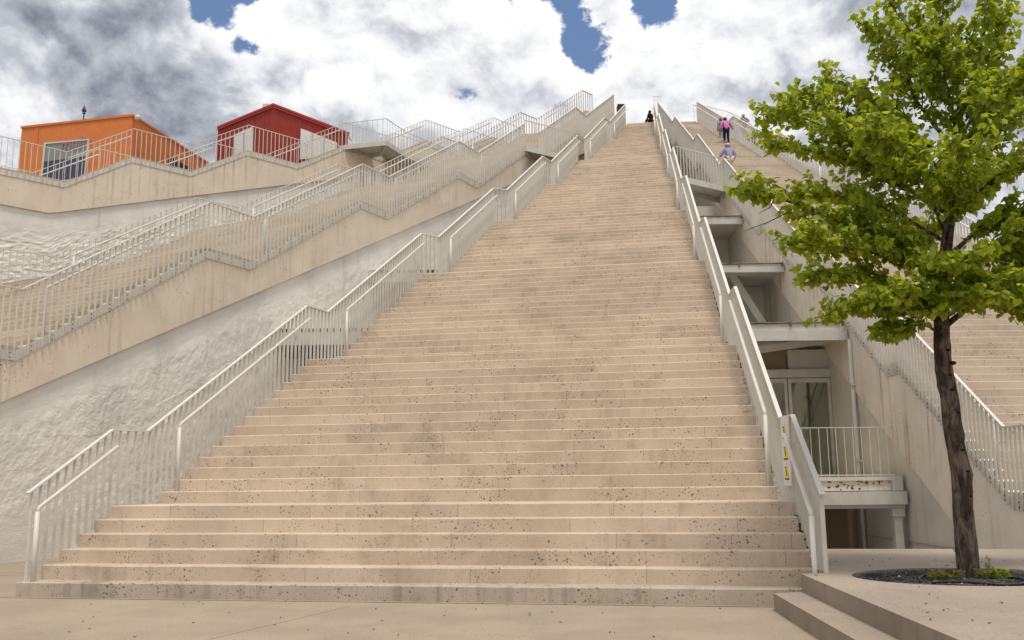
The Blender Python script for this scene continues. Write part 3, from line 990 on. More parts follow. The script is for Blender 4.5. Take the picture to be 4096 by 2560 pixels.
MB().box((xa - .4, YD + .12, zt + .205), (xm + .05, YD + .2, 4.34)).build('transom_void', 'interior', gd_)
MB().box((xm + .06, YD + .02, zt + .205), (xb + .12, YD + .1, 4.35)).build('transom_panel', 'plaster_g', gd_)

dp = MB()
dp.tube([(d_x(21.05) - .05, 21.05, -1.6), (d_x(21.05) - .05, 21.05, 4.35)], .045, 10)
dpo = dp.build('downpipe', 'plaster_g', None, smooth=True)
tag(dpo, 'grey drainpipe running down the flank beside the glass door', 'pipe')
for z in (1.6, 3.3):
    MB().box((d_x(21.05) - .12, 20.98, z), (d_x(21.05) + .02, 21.12, z + .05)).build('pipe_clip', 'metal', dpo)

# left recess --------------------------------------------------------
lx = lambda y: edge_x(LP, y)
l2 = deck('recess_terrace', 'pale ledge with dark slots low behind the left fins of the central stairs', 22.05, 4.50, 4.90, 27.4, b_x, lambda y: lx(y) + .4, 'metal2', False)
l3 = deck('recess_terrace', 'upper pale ledge behind the left fins of the central stairs', 25.4, 6.72, 7.06, 30.4, b_x, lambda y: lx(y) + .4, 'metal2', False)
for r_, y0, z1 in ((l2, 22.05, 4.90), (l3, 25.4, 7.06)):
    s_ = MB()
    x = b_x(y0) + .1
    while x < lx(y0):
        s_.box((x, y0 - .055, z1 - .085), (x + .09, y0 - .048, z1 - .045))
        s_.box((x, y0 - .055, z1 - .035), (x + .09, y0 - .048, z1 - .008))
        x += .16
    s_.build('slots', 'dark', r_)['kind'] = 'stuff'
MB().box((b_x(24) - .3, 24.2, -.1), (lx(24) + .5, 24.3, 4.6)).build('back_wall', 'plaster_g', l2)
MB().box((b_x(27) - .3, 27.2, 4.8), (lx(27) + .5, 27.3, 6.9)).build('back_wall', 'plaster_g', l3)
MB().box((b_x(31) - .3, 31.0, 6.9), (lx(31) + .5, 31.1, 10.5)).build('upper_wall', 'plaster_g', l3)
MB().box((b_x(22.3) + .05, 22.2, 4.28), (lx(22.2) + .4, 24.15, 4.36)).build('painted_soffit_shade', 'dark', l2)  # near-black sheet, paints in the shade under the ledge

# ------------------------------------------------------------------ footbridges
def footbridge(name, label, front, back, z, th=.16, spacing=.16, fascia=.2, open_under=True, rail_label='', fin=.03):
    cx = sum(p[0] for p in front) / len(front); cy = sum(p[1] for p in front) / len(front)
    r = empty(name, (cx, cy, z - th), label, 'footbridge')
    _origin[r.name] = Vector((cx, cy, z - th))
    poly = [(p[0], p[1], z - .05) for p in front] + [(p[0], p[1], z - .05) for p in reversed(back)]
    MB().prism(poly, (0, 0, .045)).build('deck', 'metal2', r)
    fb = MB()
    for a, b in zip(front, front[1:]):
        fb.bar((a[0], a[1], z - fascia / 2 + .02), (b[0], b[1], z - fascia / 2 + .02), .05, fascia)
    for a, b in zip(back, back[1:]):
        fb.bar((a[0], a[1], z - fascia / 2 - .03), (b[0], b[1], z - fascia / 2 - .03), .05, fascia)
    fb.build('edge_beam', 'metal2', r)
    cb = MB()
    for a, b in zip(front, back):
        cb.bar((a[0], a[1], z - .13), (b[0], b[1], z - .13), .07, .12)
    cb.build('cross_beam', 'metal2', r)
    railing(name + '_railing', rail_label, [(p[0], p[1], z) for p in front], -1, None, spacing=spacing, plate=False, handrail=False, deep=fin, thick=.016, zo=-.16, H=1.03, topw=.035)
    return r

A = at_z(2702, 585, LZ[5] + 1.03)
footbridge('footbridge', 'short footbridge joining the central and right staircases near the top', [(A.x, A.y), (7.72, 31.45)], [(A.x + .05, A.y + 1.1), (7.72, 32.6)], LZ[5], rail_label='fin railing of the right footbridge below the lilac shirt', spacing=.14)
a1, a2 = at_z(2099, 481, LZ[6] + 1.03), at_z(2304, 532, LZ[6] + 1.03)
c1, c2 = (a1.x, a1.y), (a2.x, a2.y)
footbridge('footbridge', 'short footbridge from the left staircase over to the central stairs', [c1, c2], [(c1[0] + .3, c1[1] + 1.3), (c2[0] + .35, c2[1] + 1.2)], LZ[6], rail_label='fin railing of the left footbridge crossing above the recess', spacing=.14)
Z3 = 15.75
e1, e2, e3, e4 = at_z(1357, 585, Z3), at_z(1545, 565, Z3), at_z(1628, 618, Z3), at_z(1725, 655, Z3)
footbridge('walkway', 'kinked steel walkway with open soffit projecting beside the red building', [(p.x, p.y) for p in (e1, e2, e3, e4)], [(e1.x + .75, e1.y + 1.4), (e2.x - .35, e2.y + 1.15), (e3.x - 1.0, e3.y + .6), (e4.x - 1.0, e4.y + .8)], Z3, rail_label='thin railing round the kinked walkway beside the red building', spacing=.24, fin=.016)

# ------------------------------------------------------------------ coloured buildings behind the far left stairs
def plane_hit(x, y, P, Q, off=0.0):
    """pixel -> point on the vertical plane through P and Q, moved towards the viewer by off"""
    P = Vector((P[0], P[1], 0)); Q = Vector((Q[0], Q[1], 0))
    d = (Q - P).normalized(); n = Vector((d.y, -d.x, 0))
    o = Vector((0, 0, EYE)); r = ray(x, y)
    if n.dot(o - P) < 0: n = -n
    t = n.dot(P + n * off - o) / n.dot(r)
    return o + r * t, n

def block(name, label, N, Lc, Rc, zt, zb, mat, trim):
    r = empty(name, (N[0], N[1], zb), label, 'building')
    _origin[r.name] = Vector((N[0], N[1], zb))
    N, Lc, Rc = Vector(N), Vector(Lc), Vector(Rc)
    Bk = Lc + Rc - N
    fl_ = MB()
    poly = [N, Rc, Bk, Lc]
    fl_.prism([(p.x, p.y, zb) for p in poly], (0, 0, zt - zb))
    fl_.build('walls', mat, r)
    cen = (N + Bk) / 2
    out = [p + (p - cen).normalized() * .06 for p in poly]
    MB().prism([(p.x, p.y, zt - .06) for p in out], (0, 0, .10)).build('roof_edge', trim, r)
    return r

def panel(parent, name, mat, px, P, Q, off, th):
    """flat piece on a wall plane given by pixel corners"""
    pts_ = [plane_hit(x, y, P, Q, off)[0] for x, y in px]
    n = plane_hit(px[0][0], px[0][1], P, Q, off)[1]
    return MB().prism(pts_, n * th).build(name, mat, parent)

ON, OL, OR = (-17.01, 40.0), (-22.69, 41.31), (-15.72, 46.46)
orange = block('orange_building', 'orange flat-sided building with a big dark window, upper left', ON, OL, OR, 17.65, 9.5, 'orange', 'orange')
z3 = lambda x, y: (60 + x / 3.025, 430 + y / 3.025)
win = panel(orange, 'window', 'greyglass', [z3(370, 435), z3(896, 388), z3(845, 860), z3(322, 905)], ON, OL, .02, .02)
panel(win, 'lower_glazing', 'navy', [z3(345, 655), z3(868, 590), z3(845, 860), z3(322, 905)], ON, OL, .045, .012)
fr_px = [z3(358, 432), z3(905, 383), z3(852, 870), z3(312, 915)]
inn = [z3(378, 446), z3(888, 399), z3(838, 860), z3(332, 905)]
for i in range(4):
    panel(win, 'frame', 'frame', [fr_px[i], fr_px[(i + 1) % 4], inn[(i + 1) % 4], inn[i]], ON, OL, .03, .05)
panel(orange, 'small_window', 'dark', [z3(1862, 592), z3(2086, 712), z3(2082, 775), z3(1850, 722)], ON, OR, .02, .02)
# pink neon letters in the window
tc = bpy.data.curves.new('letters', 'FONT'); tc.body = 'muli'; tc.size = 1.0; tc.extrude = .012
to = bpy.data.objects.new('letters', tc); C.objects.link(to)
dg = bpy.context.evaluated_depsgraph_get()
lm_ = bpy.data.meshes.new_from_object(to.evaluated_get(dg))
bpy.data.objects.remove(to, do_unlink=True); bpy.data.curves.remove(tc)
pA, nA = plane_hit(*z3(560, 525), ON, OL, .06); pB, _ = plane_hit(*z3(835, 480), ON, OL, .06)
ex = (pB - pA); ex.z = 0; wid = ex.length; ex.normalize()
xs = [v_.co.x for v_ in lm_.vertices]; sc_t = wid / (max(xs) - min(xs))
for v_ in lm_.vertices:
    lx_, ly_, lz_ = v_.co
    v_.co = pA + ex * ((lx_ - min(xs)) * sc_t) + Vector((0, 0, ly_ * sc_t * 1.15)) + nA * lz_
lm_.materials.clear()
link('lettering', lm_, 'pink_sign', orange)
# conduit on the wall and device at the corner
panel(orange, 'conduit', 'orange', [z3(278, 250), z3(288, 250), z3(270, 500), z3(262, 500)], ON, OL, .01, .03)
MB().sphere((ON[0] + .25, ON[1] - .05, 17.50), .14, 8, 6).build('wall_lamp', 'metal2', orange, smooth=True)
# finial on the roof
fp = at_y(z3(828, 160)[0], z3(828, 160)[1], 41.5)
fb_ = MB()
fb_.tube([(fp.x, fp.y, 17.5), (fp.x, fp.y, fp.z + .40), (fp.x, fp.y, fp.z + .46)], [.035, .028, .02], 8)
fb_.sphere((fp.x, fp.y, fp.z + .36), .09, 8, 6, (1, 1, .35))
fb_.tube([(fp.x, fp.y, fp.z + .44), (fp.x, fp.y, fp.z + .50), (fp.x, fp.y, fp.z + .62), (fp.x, fp.y, fp.z + .78)], [.09, .11, .06, .005], 8)
tag(fb_.build('roof_finial', 'purple', None, smooth=True), 'small dark purple lantern-shaped finial on the orange roof', 'finial')

RN, RL, RR = (-10.68, 40.0), (-14.01, 42.68), (-7.93, 43.62)
red = block('red_building', 'dark red block with its corner towards the viewer, behind the far stairs', RN, RL, RR, 18.09, 10.5, 'red', 'redtrim')
z4 = lambda x, y: (840 + x / 4.033, 400 + y / 4.033)
lp = panel(red, 'white_door', 'white', [z4(412, 562), z4(702, 432), z4(690, 900), z4(405, 960)], RN, RL, .03, .05)
panel(lp, 'door_joint', 'bolt', [z4(546, 520), z4(553, 517), z4(548, 900), z4(541, 902)], RN, RL, .085, .006)
rp_ = panel(red, 'white_board', 'white', [z4(1460, 462), z4(2040, 690), z4(2030, 900), z4(1445, 960)], RN, RR, .03, .05)
for xx in (1645, 1836):
    panel(rp_, 'board_joint', 'bolt', [z4(xx, 462 + (xx - 1460) * .4), z4(xx + 6, 464 + (xx - 1460) * .4), z4(xx + 2, 920), z4(xx - 4, 920)], RN, RR, .085, .006)
MB().sphere((RR[0] + .18, RR[1] - .25, 17.75), .12, 8, 6).tube([(RR[0] + .2, RR[1] - .3, 17.7), (RR[0] + .38, RR[1] - .5, 17.3)], .06, 6).build('camera_bracket', 'metal2', red)
MB().box((RN[0] - .55, RN[1] + .28, 18.1), (RN[0] - .3, RN[1] + .45, 18.25)).build('roof_unit', 'metal2', red)

for P_, Q_, par, mt in ((RN, RL, red, 'redtrim'), (RN, RR, red, 'redtrim')):
    a_, b_ = Vector(P_), Vector(Q_); d_ = (b_ - a_).normalized(); n_ = Vector((d_.y, -d_.x))
    if n_.dot(-a_) < 0: n_ = -n_
    ztop = 17.55 if par is orange else 17.99
    sm = MB()
    for t_ in (.33, .67):
        q_ = a_.lerp(b_, t_) + n_ * .012
        sm.bar((q_.x, q_.y, ztop - 3.5), (q_.x, q_.y, ztop), .03, .02, up=(n_.x, n_.y, 0))
    q0, q1 = a_ + n_ * .05, b_ + n_ * .05
    sm.bar((q0.x, q0.y, ztop - .05), (q1.x, q1.y, ztop - .05), .05, .05)
    sm.build('cover_strip', mt, par)

# dark cabinet seen through the fins at the head of the stairs
ca = at_y(2470, 412, 46.5); cb_ = at_y(2501, 408, 46.5)
MB().box((ca.x, 46.5, 18.36), (cb_.x, 47.0, ca.z - .05)).build('cabinet', plain('dark_maroon', (.035, .018, .02), .7))
tag(bpy.data.objects['cabinet'], 'dark box showing through the fins at the upper left stair head', 'box')

# ------------------------------------------------------------------ warning board on the railing
sg = empty('warning_board', (pr_[1][0], pr_[1][1], 1.2), 'narrow white board with three yellow warning triangles on the right railing', 'sign')
_origin[sg.name] = Vector((pr_[1][0], pr_[1][1], 1.2))
p0, p1 = Vector(pr_[1]).xy, Vector(pr_[2]).xy
sd = (p1 - p0).normalized(); sn = Vector((-sd.y, sd.x))          # towards the walking side
p0 = p0 + sd * .03; bw = ((p1 - p0).length - .02) * .66
def sgp(u, z, o): q_ = p0 + sd * (u * bw) + sn * o; return Vector((q_.x, q_.y, z))
MB().hexa([sgp(0, 1.20, .04), sgp(1, 1.20, .04), sgp(1, 1.20, .055), sgp(0, 1.20, .055), sgp(0, 2.03, .04), sgp(1, 2.03, .04), sgp(1, 2.03, .055), sgp(0, 2.03, .055)]).build('board', 'white', sg)
for zc in (1.29, 1.53, 1.78):
    t_ = MB().prism([sgp(.22, zc, .0565), sgp(.78, zc, .0565), sgp(.5, zc + .19, .0565)], Vector((sn.x, sn.y, 0)) * .003).build('warning_triangle', 'yellow', sg)
    MB().prism([sgp(.22, zc - .018, .0565), sgp(.78, zc - .018, .0565), sgp(.78, zc, .0565), sgp(.22, zc, .0565)], Vector((sn.x, sn.y, 0)) * .003).build('caption_strip', 'black', t_)
    fg = MB()
    nn = Vector((sn.x, sn.y, 0)) * .003
    fg.prism([sgp(.44, zc + .05, .0605), sgp(.52, zc + .05, .0605), sgp(.58, zc + .10, .0605), sgp(.50, zc + .11, .0605)], nn)
    fg.prism([sgp(.40, zc + .02, .0605), sgp(.47, zc + .02, .0605), sgp(.50, zc + .05, .0605), sgp(.44, zc + .05, .0605)], nn)
    fg.sphere(sgp(.56, zc + .125, .0605), .012, 6, 4)
    fg.build('figure', 'black', t_)

# ------------------------------------------------------------------ tree and its bed
bed = empty('tree_bed', (4.42, 9.37, .25), 'round bed of dark gravel set in the paving at the foot of the tree', 'planting bed')
_origin[bed.name] = Vector((4.42, 9.37, .25))
sv = [(4.42, 9.37, .315)]; sf = []
NR, NA = 14, 64
for i in range(1, NR + 1):
    for j in range(NA):
        t = 2 * math.pi * j / NA; rr_ = i / NR
        x, y = 4.42 + 1.13 * rr_ * math.cos(t), 9.37 + .86 * rr_ * math.sin(t)
        sv.append((x, y, .30 + .02 * (1 - rr_) + .018 * noise.noise((x * 5, y * 5, 0))))
for j in range(NA): sf.append((0, 1 + j, 1 + (j + 1) % NA))
for i in range(NR - 1):
    for j in range(NA):
        a = 1 + i * NA
        sf.append((a + j, a + NA + j, a + NA + (j + 1) % NA, a + (j + 1) % NA))
link('soil', mesh('soil', sv, sf, True), 'soil', bed)
gm, gp = MB(), MB()
for i in range(2600):
    t = random.uniform(0, 2 * math.pi); rr_ = math.sqrt(random.random()) * .97
    x, y = 4.42 + 1.1 * rr_ * math.cos(t), 9.37 + .83 * rr_ * math.sin(t)
    r_ = random.uniform(.006, .017)
    tgt = gp if random.random() < .004 else gm
    if tgt is gp: r_ = random.uniform(.010, .018)
    c_ = Vector((x, y, .318 + random.uniform(-.003, .008)))
    vv = [c_ + Vector((random.uniform(.6, 1.2) * dx, random.uniform(.6, 1.2) * dy, random.uniform(.5, 1.0) * dz)) * r_ for dx, dy, dz in ((1, 0, 0), (-1, 0, 0), (0, 1, 0), (0, -1, 0), (0, 0, 1), (0, 0, -1))]
    tgt.add(vv, [(0, 2, 4), (2, 1, 4), (1, 3, 4), (3, 0, 4), (2, 0, 5), (1, 2, 5), (3, 1, 5), (0, 3, 5)])
gm.build('gravel', 'pebble', bed, fix=False)['kind'] = 'stuff'
gp.build('pale_stones', 'palepebble', bed, fix=False)['kind'] = 'stuff'
hp = []
zb_ = lambda x, y: at_z(3380 + x / 3.38, 2200 + y / 3.38, .335)
for x, y in ((1180, 345), (1060, 345), (1005, 375), (1030, 430)): hp.append(zb_(x, y))
hose = MB().tube(hp, .012, 8)
hp = [zb_(x, y) for x, y in ((1180, 440), (1300, 428), (1450, 424), (1650, 432), (1850, 450), (2000, 463), (2200, 470), (2350, 462), (2440, 440), (2460, 410), (2380, 385), (2200, 368))]
hose.tube(hp, .013, 8)
tag(hose.build('hose', 'hose', None, smooth=True), 'black irrigation hose looping over the gravel under the tree', 'hose')

def leaf_geo(mb, c, size, tipdir, nrm, fold=.25):
    """heart-shaped leaf: c is the stalk point, tipdir towards the tip"""
    t = tipdir.normalized(); s = t.cross(nrm)
    if s.length < .05: s = t.cross(Vector((.3, .9, .2)))
    s.normalize(); n = s.cross(t).normalized()
    def P(u, v, h=0): return c + t * (u * size) + s * (v * size) + n * (h * size)
    cup = fold
    pts_ = [P(.06, 0), P(-.06, .20, cup * .12), P(.10, .44, cup * .5), P(.42, .46, cup * .55), P(.74, .22, cup * .2), P(1.0, 0, -cup * .2), P(.74, -.22, cup * .2), P(.42, -.46, cup * .55), P(.10, -.44, cup * .5), P(-.06, -.20, cup * .12), P(.48, 0, -.02)]
    mb.add(pts_, [(0, 1, 2, 10), (10, 2, 3), (10, 3, 4, 5), (0, 10, 8, 9), (10, 7, 8), (10, 5, 6, 7)])

tree = empty('linden_tree', (4.47, 9.5, .31), 'young leafy tree with bright green heart-shaped leaves and dark trunk', 'tree')
_origin[tree.name] = Vector((4.47, 9.5, .31))
tr_pts = [Vector(p) for p in ((4.48, 9.5, .28), (4.475, 9.5, .38), (4.47, 9.5, .9), (4.485, 9.5, 1.31), (4.44, 9.5, 1.7), (4.43, 9.49, 2.05), (4.40, 9.49, 2.45), (4.415, 9.5, 2.75), (4.46, 9.5, 3.2), (4.56, 9.5, 3.75), (4.68, 9.5, 4.35), (4.80, 9.5, 4.9), (4.80, 9.48, 5.5), (4.65, 9.45, 6.0))]
tr_r = [.128, .108, .098, .094, .088, .088, .082, .078, .072, .058, .046, .034, .022, .010]
def refine(pts_, rad, n=4, jit=.0):
    P_, R2 = [], []
    for i in range(len(pts_) - 1):
        p_0 = pts_[max(i - 1, 0)]; p_1 = pts_[i]; p_2 = pts_[i + 1]; p_3 = pts_[min(i + 2, len(pts_) - 1)]
        for k in range(n):
            t = k / n
            q_ = .5 * ((2 * p_1) + (p_2 - p_0) * t + (2 * p_0 - 5 * p_1 + 4 * p_2 - p_3) * t * t + (3 * p_1 - p_0 - 3 * p_2 + p_3) * t ** 3)
            P_.append(q_ + Vector((random.uniform(-jit, jit), random.uniform(-jit, jit), 0))); R2.append(rad[i] * (1 - t) + rad[i + 1] * t)
    P_.append(pts_[-1]); R2.append(rad[-1])
    return P_, R2
tp_, tr_ = refine(tr_pts, tr_r, 5)
tmb = MB().tube(tp_, tr_, 20)
for i_, v_ in enumerate(tmb.v):
    k = i_ // 20
    if k >= len(tp_): continue
    c_ = tp_[k]; d_ = v_ - c_; ang = math.atan2(d_.y, d_.x)
    f_ = 1 + .10 * noise.noise((math.cos(ang) * 1.6, math.sin(ang) * 1.6, v_.z * 2.2)) + .05 * noise.noise((math.cos(ang) * 4, math.sin(ang) * 4, v_.z * 6))
    for kz, ka, amp in ((2.35, 3.6, .28), (2.22, 2.6, .18), (2.05, 4.4, .22), (1.72, -.3, .22), (1.33, -.4, .2), (2.6, .2, .2)):
        da = math.cos(ang - ka)
        if da > .3: f_ += amp * ((da - .3) / .7) * math.exp(-((v_.z - kz) / .055) ** 2)
    tmb.v[i_] = c_ + d_ * f_
tmb.build('trunk', 'bark', tree, smooth=True)

for kx, ky, kr in ((3812, 1452, .035), (3796, 1500, .030), (3808, 1560, .030), (3868, 1885, .028), (3850, 1800, .022), (3835, 1650, .016), (3880, 1985, .02), (3792, 1400, .022)):
    kp = at_y(kx, ky, 9.415)
    kb = MB().sphere((0, 0, 0), 1, 10, 6)
    kb.v = [kp + Vector((v_.x * kr, v_.y * .022, v_.z * kr * .6)) for v_ in kb.v]
    kb.build('knot', 'knotbark', tree, smooth=True)

def trunk_at(z):
    for a, b in zip(tp_, tp_[1:]):
        if a.z <= z <= b.z: return a.lerp(b, (z - a.z) / max(b.z - a.z, 1e-6))
    return tp_[-1]
LEAVES = []
rnd = random.Random(21)
def add_leaf(p, size):
    tip = Vector((rnd.gauss(0, .65), rnd.gauss(0, .65), -.55 + rnd.gauss(0, .45)))
    n_ = Vector((rnd.gauss(0, .55), rnd.gauss(-.25, .55), 1.0 + rnd.gauss(0, .4)))
    LEAVES.append((p, size, tip, n_))
def twig_leaves(mb, a, b, r0, dens, size=1.0):
    L = (b - a).length
    mid_ = (a + b) / 2 + Vector((rnd.gauss(0, .05), rnd.gauss(0, .05), rnd.gauss(.01, .04))) * L
    mb.tube([a, mid_, b], [r0, r0 * .7, r0 * .3], 5)
    n = int(L * dens)
    for i in range(n):
        t = (i + rnd.random()) / max(n, 1)
        p = a.lerp(mid_, t * 2) if t < .5 else mid_.lerp(b, t * 2 - 1)
        p = p + Vector((rnd.gauss(0, .035), rnd.gauss(0, .035), rnd.gauss(-.015, .03)))
        add_leaf(p, rnd.uniform(.052, .088) * size)
    for _ in range(2): add_leaf(b + Vector((rnd.gauss(0, .02), rnd.gauss(0, .02), rnd.gauss(0, .02))), rnd.uniform(.05, .075))
def limb(z0, tip, dens=88, sag=.0, r0=.03, start=.28, sub=1.0, arch=.12, bare=False):
    a = trunk_at(z0); b = Vector(tip)
    d = b - a; L = d.length
    mid1 = a + d * .35 + Vector((0, 0, arch * L)) + Vector((rnd.gauss(0, .05), rnd.gauss(0, .05), 0)) * L
    mid2 = a + d * .7 + Vector((0, 0, arch * .7 * L - sag)) + Vector((rnd.gauss(0, .04), rnd.gauss(0, .04), 0)) * L
    P_, R2 = refine([a, mid1, mid2, b], [r0, r0 * .7, r0 * .42, r0 * .15], 6, .012)
    mb = MB().tube(P_, R2, 7)
    if not bare:
        n = len(P_)
        k = int(n * start)
        while k < n:
            p = P_[k]
            t = k / n
            for sgn in ((1, -1) if rnd.random() < .75 else (rnd.choice((1, -1)),)):
                ln = L * rnd.uniform(.16, .34) * (1.15 - .75 * t) * sub + .10
                fw = d.normalized()
                sd_ = fw.cross(Vector((0, 0, 1))).normalized() * sgn
                q_ = p + fw * ln * rnd.uniform(.35, .8) + sd_ * ln * rnd.uniform(.4, .9) + Vector((0, 0, ln * rnd.uniform(-.25, .5)))
                twig_leaves(mb, p, q_, max(R2[k] * .5, .004), dens)
            k += 1
        twig_leaves(mb, P_[-3], P_[-1], .005, dens * 1.1)
    mb.build('limb', 'bark', tree, smooth=True)

for a in [  # z of fork, tip x y z
    (3.45, (2.46, 9.25, 4.22), dict(arch=.03, r0=.034, sub=.8)), (3.30, (2.90, 9.0, 3.62), dict(arch=.06, r0=.028)), (3.15, (3.22, 9.9, 3.45), dict(arch=.05, r0=.024)),
    (2.85, (3.24, 9.2, 2.92), dict(arch=.10, r0=.026)), (2.95, (3.55, 8.75, 3.0), dict(arch=.08, r0=.022)), (2.75, (3.78, 9.3, 2.72), dict(arch=.12, r0=.018, start=.45)),
    (4.0, (2.86, 9.7, 4.88), dict(arch=.05, r0=.028, sub=.8)), (4.15, (2.82, 9.1, 5.02), dict(arch=.06, r0=.026)), (4.3, (3.16, 9.6, 5.40), dict(arch=.06, r0=.026)),
    (4.7, (3.90, 9.3, 6.02), dict(arch=.02, r0=.024, dens=62)), (4.9, (4.16, 9.5, 6.42), dict(arch=.0, r0=.02, dens=56)), (5.2, (4.62, 9.3, 6.38), dict(arch=.0, r0=.018, dens=56)),
    (4.5, (3.62, 9.9, 5.62), dict(arch=.04, r0=.022, dens=62)),
    (2.78, (5.45, 9.3, 3.75), dict(arch=-.03, r0=.036, start=.5)), (3.5, (5.9, 9.2, 4.2), dict(arch=.04, r0=.03)), (3.2, (5.6, 9.9, 3.15), dict(arch=.10, r0=.026)), (3.0, (5.75, 9.3, 3.45), dict(arch=.08, r0=.024)), (3.3, (6.2, 9.5, 3.8), dict(arch=.06, r0=.024)), (2.9, (5.35, 9.0, 3.1), dict(arch=.08, r0=.02)),
    (3.9, (6.1, 9.6, 5.0), dict(arch=.03, r0=.03)), (4.4, (5.8, 9.1, 5.75), dict(arch=.0, r0=.026)), (4.8, (5.4, 9.6, 6.25), dict(arch=.0, r0=.022, dens=62)), (5.1, (5.15, 9.2, 6.5), dict(arch=.0, r0=.02, dens=62)),
    (3.6, (4.2, 8.15, 4.25), dict(arch=.05, r0=.026)), (3.1, (4.15, 8.35, 3.25), dict(arch=.10, r0=.024)), (4.2, (4.85, 8.2, 5.0), dict(arch=.03, r0=.024)), (3.0, (4.85, 8.6, 3.1), dict(arch=.1, r0=.022)),
    (3.5, (4.7, 10.85, 4.2), dict(arch=.05, r0=.026)), (4.3, (4.3, 10.6, 5.2), dict(arch=.03, r0=.024)), (3.0, (4.1, 10.6, 3.3), dict(arch=.08, r0=.022)), (3.9, (5.4, 10.5, 4.6), dict(arch=.04, r0=.024)), (3.8, (3.5, 8.6, 4.55), dict(arch=.06, r0=.024)), (3.7, (3.5, 10.3, 4.5), dict(arch=.06, r0=.022)),
    (3.35, (3.4, 9.4, 3.9), dict(arch=.08, r0=.022)), (4.1, (3.7, 9.2, 4.9), dict(arch=.05, r0=.02)), (4.6, (4.3, 8.9, 5.6), dict(arch=.02, r0=.02)), (3.3, (5.3, 8.8, 3.7), dict(arch=.07, r0=.02)), (4.5, (5.2, 8.8, 5.3), dict(arch=.03, r0=.02)), (2.95, (4.0, 8.85, 2.9), dict(arch=.15, r0=.016, start=.2)), (3.0, (4.95, 8.9, 2.95), dict(arch=.15, r0=.016, start=.2)), (2.95, (4.5, 8.6, 2.95), dict(arch=.18, r0=.016, start=.2)), (3.1, (5.2, 9.4, 2.95), dict(arch=.15, r0=.016, start=.2)),
]:
    limb(a[0], a[1], **a[2])
# bare twigs hanging under the left side of the crown
for P_ in ([(3150, 850), (3070, 890), (3000, 915), (2985, 922)], [(3260, 855), (3190, 930), (3130, 965), (3115, 970)], [(3100, 790), (3080, 830), (3040, 850)]):
    pts_ = [at_y(x, y, 9.3) for x, y in P_]
    mb = MB().tube(pts_, [.007, .005, .003, .002][:len(pts_)], 5)
    for p in pts_[1:]:
        for _ in range(2):
            mb.tube([p, p + Vector((rnd.uniform(-.06, .02), 0, rnd.uniform(-.06, .03)))], [.0025, .0012], 4)
    mb.build('bare_twig', 'bark', tree)
cam_p = Vector((0, 0, EYE))
def in_view(p):
    d = p - cam_p
    x = d.dot(rr) / d.dot(F_); y = d.dot(uu) / d.dot(F_)
    return abs(x) < 2048 / F_PX and abs(y) < 1280 / F_PX
LEAVES.sort(key=lambda l: ((0 if in_view(l[0]) else 1), -(l[1] / (l[0] - cam_p).length)))
for p, s_, t_, n_ in LEAVES[:290]:
    mb = MB(); leaf_geo(mb, p, s_, t_, n_); mb.build('leaf', 'leaf', tree, fix=False)
lm2 = MB()
for p, s_, t_, n_ in LEAVES[290:]:
    leaf_geo(lm2, p, s_, t_, n_)
lv = lm2.build('foliage', 'leaf', tree, fix=False)
lv['kind'] = 'stuff'
print('leaves', len(LEAVES))

# weeds and suckers round the trunk
def weed(name, label, c, n, spread, h, size, mat='weed'):
    mb = MB(); st_ = MB()
    for i in range(n):
        a = rnd.uniform(0, 6.28); r_ = spread * math.sqrt(rnd.random())
        top = Vector((c[0] + r_ * math.cos(a), c[1] + r_ * .7 * math.sin(a), c[2] + rnd.uniform(.25, 1.0) * h))
        st_.tube([(c[0] + r_ * .5 * math.cos(a), c[1] + r_ * .4 * math.sin(a), c[2] - .02), top], [.003, .0015], 4)
        leaf_geo(mb, top, size * rnd.uniform(.6, 1.2), Vector((rnd.gauss(0, 1), rnd.gauss(0, 1), rnd.gauss(-.1, .4))), Vector((rnd.gauss(0, .5), rnd.gauss(0, .5), 1)))
    r = empty(name, c, label, 'plant'); _origin[r.name] = Vector(c)
    mb.build('leaves', mat, r, fix=False); st_.build('stems', mat, r)
    return r
wz = lambda x, y: tuple(at_z(3380 + x / 3.38, 2200 + y / 3.38, .325))
weed('weed', 'yellowish weed tuft left of the trunk in the gravel bed', wz(1400, 390), 60, .16, .08, .035)
weed('weed', 'small pale weed at the far left of the tufts, by the bent hose', wz(1155, 400), 24, .06, .07, .03)
weed('weed', 'green weed tuft right of the trunk in the gravel bed', wz(1930, 380), 46, .13, .09, .04)
weed('weed', 'leafiest green weed rightmost in the gravel bed', wz(2110, 390), 26, .07, .09, .05, 'leaf')
weed('weed', 'thin upright weed with sparse leaves behind the trunk', wz(1945, 290), 9, .04, .16, .03)
weed('sucker_shoot', 'leafy green shoot sprouting from the left of the trunk base', wz(1560, 330), 9, .06, .26, .085, 'leaf')
lt = MB()
for i in range(130):
    if i < 70: x, y, z = rnd.uniform(2.7, 6.5), rnd.uniform(6.2, 11.5), .343
    else: x, y, z = rnd.uniform(-5, 2.4), rnd.uniform(7.2, 10.8), .003
    if z > .3 and ((x - 4.42) / 1.15) ** 2 + ((y - 9.37) / .88) ** 2 < 1: continue
    if z > .3 and x < plaza_edge(y, 2.93): continue
    a = rnd.uniform(0, 6.28); l_ = rnd.uniform(.008, .03)
    lt.bar((x, y, z + .003), (x + l_ * math.cos(a), y + l_ * math.sin(a), z + rnd.uniform(.004, .012)), rnd.uniform(.006, .014), .004)
tag(lt.build('litter', plain('dry_litter', (.05, .038, .028), .9)), 'scattered dry leaf crumbs on the paving', 'litter', kind='stuff')
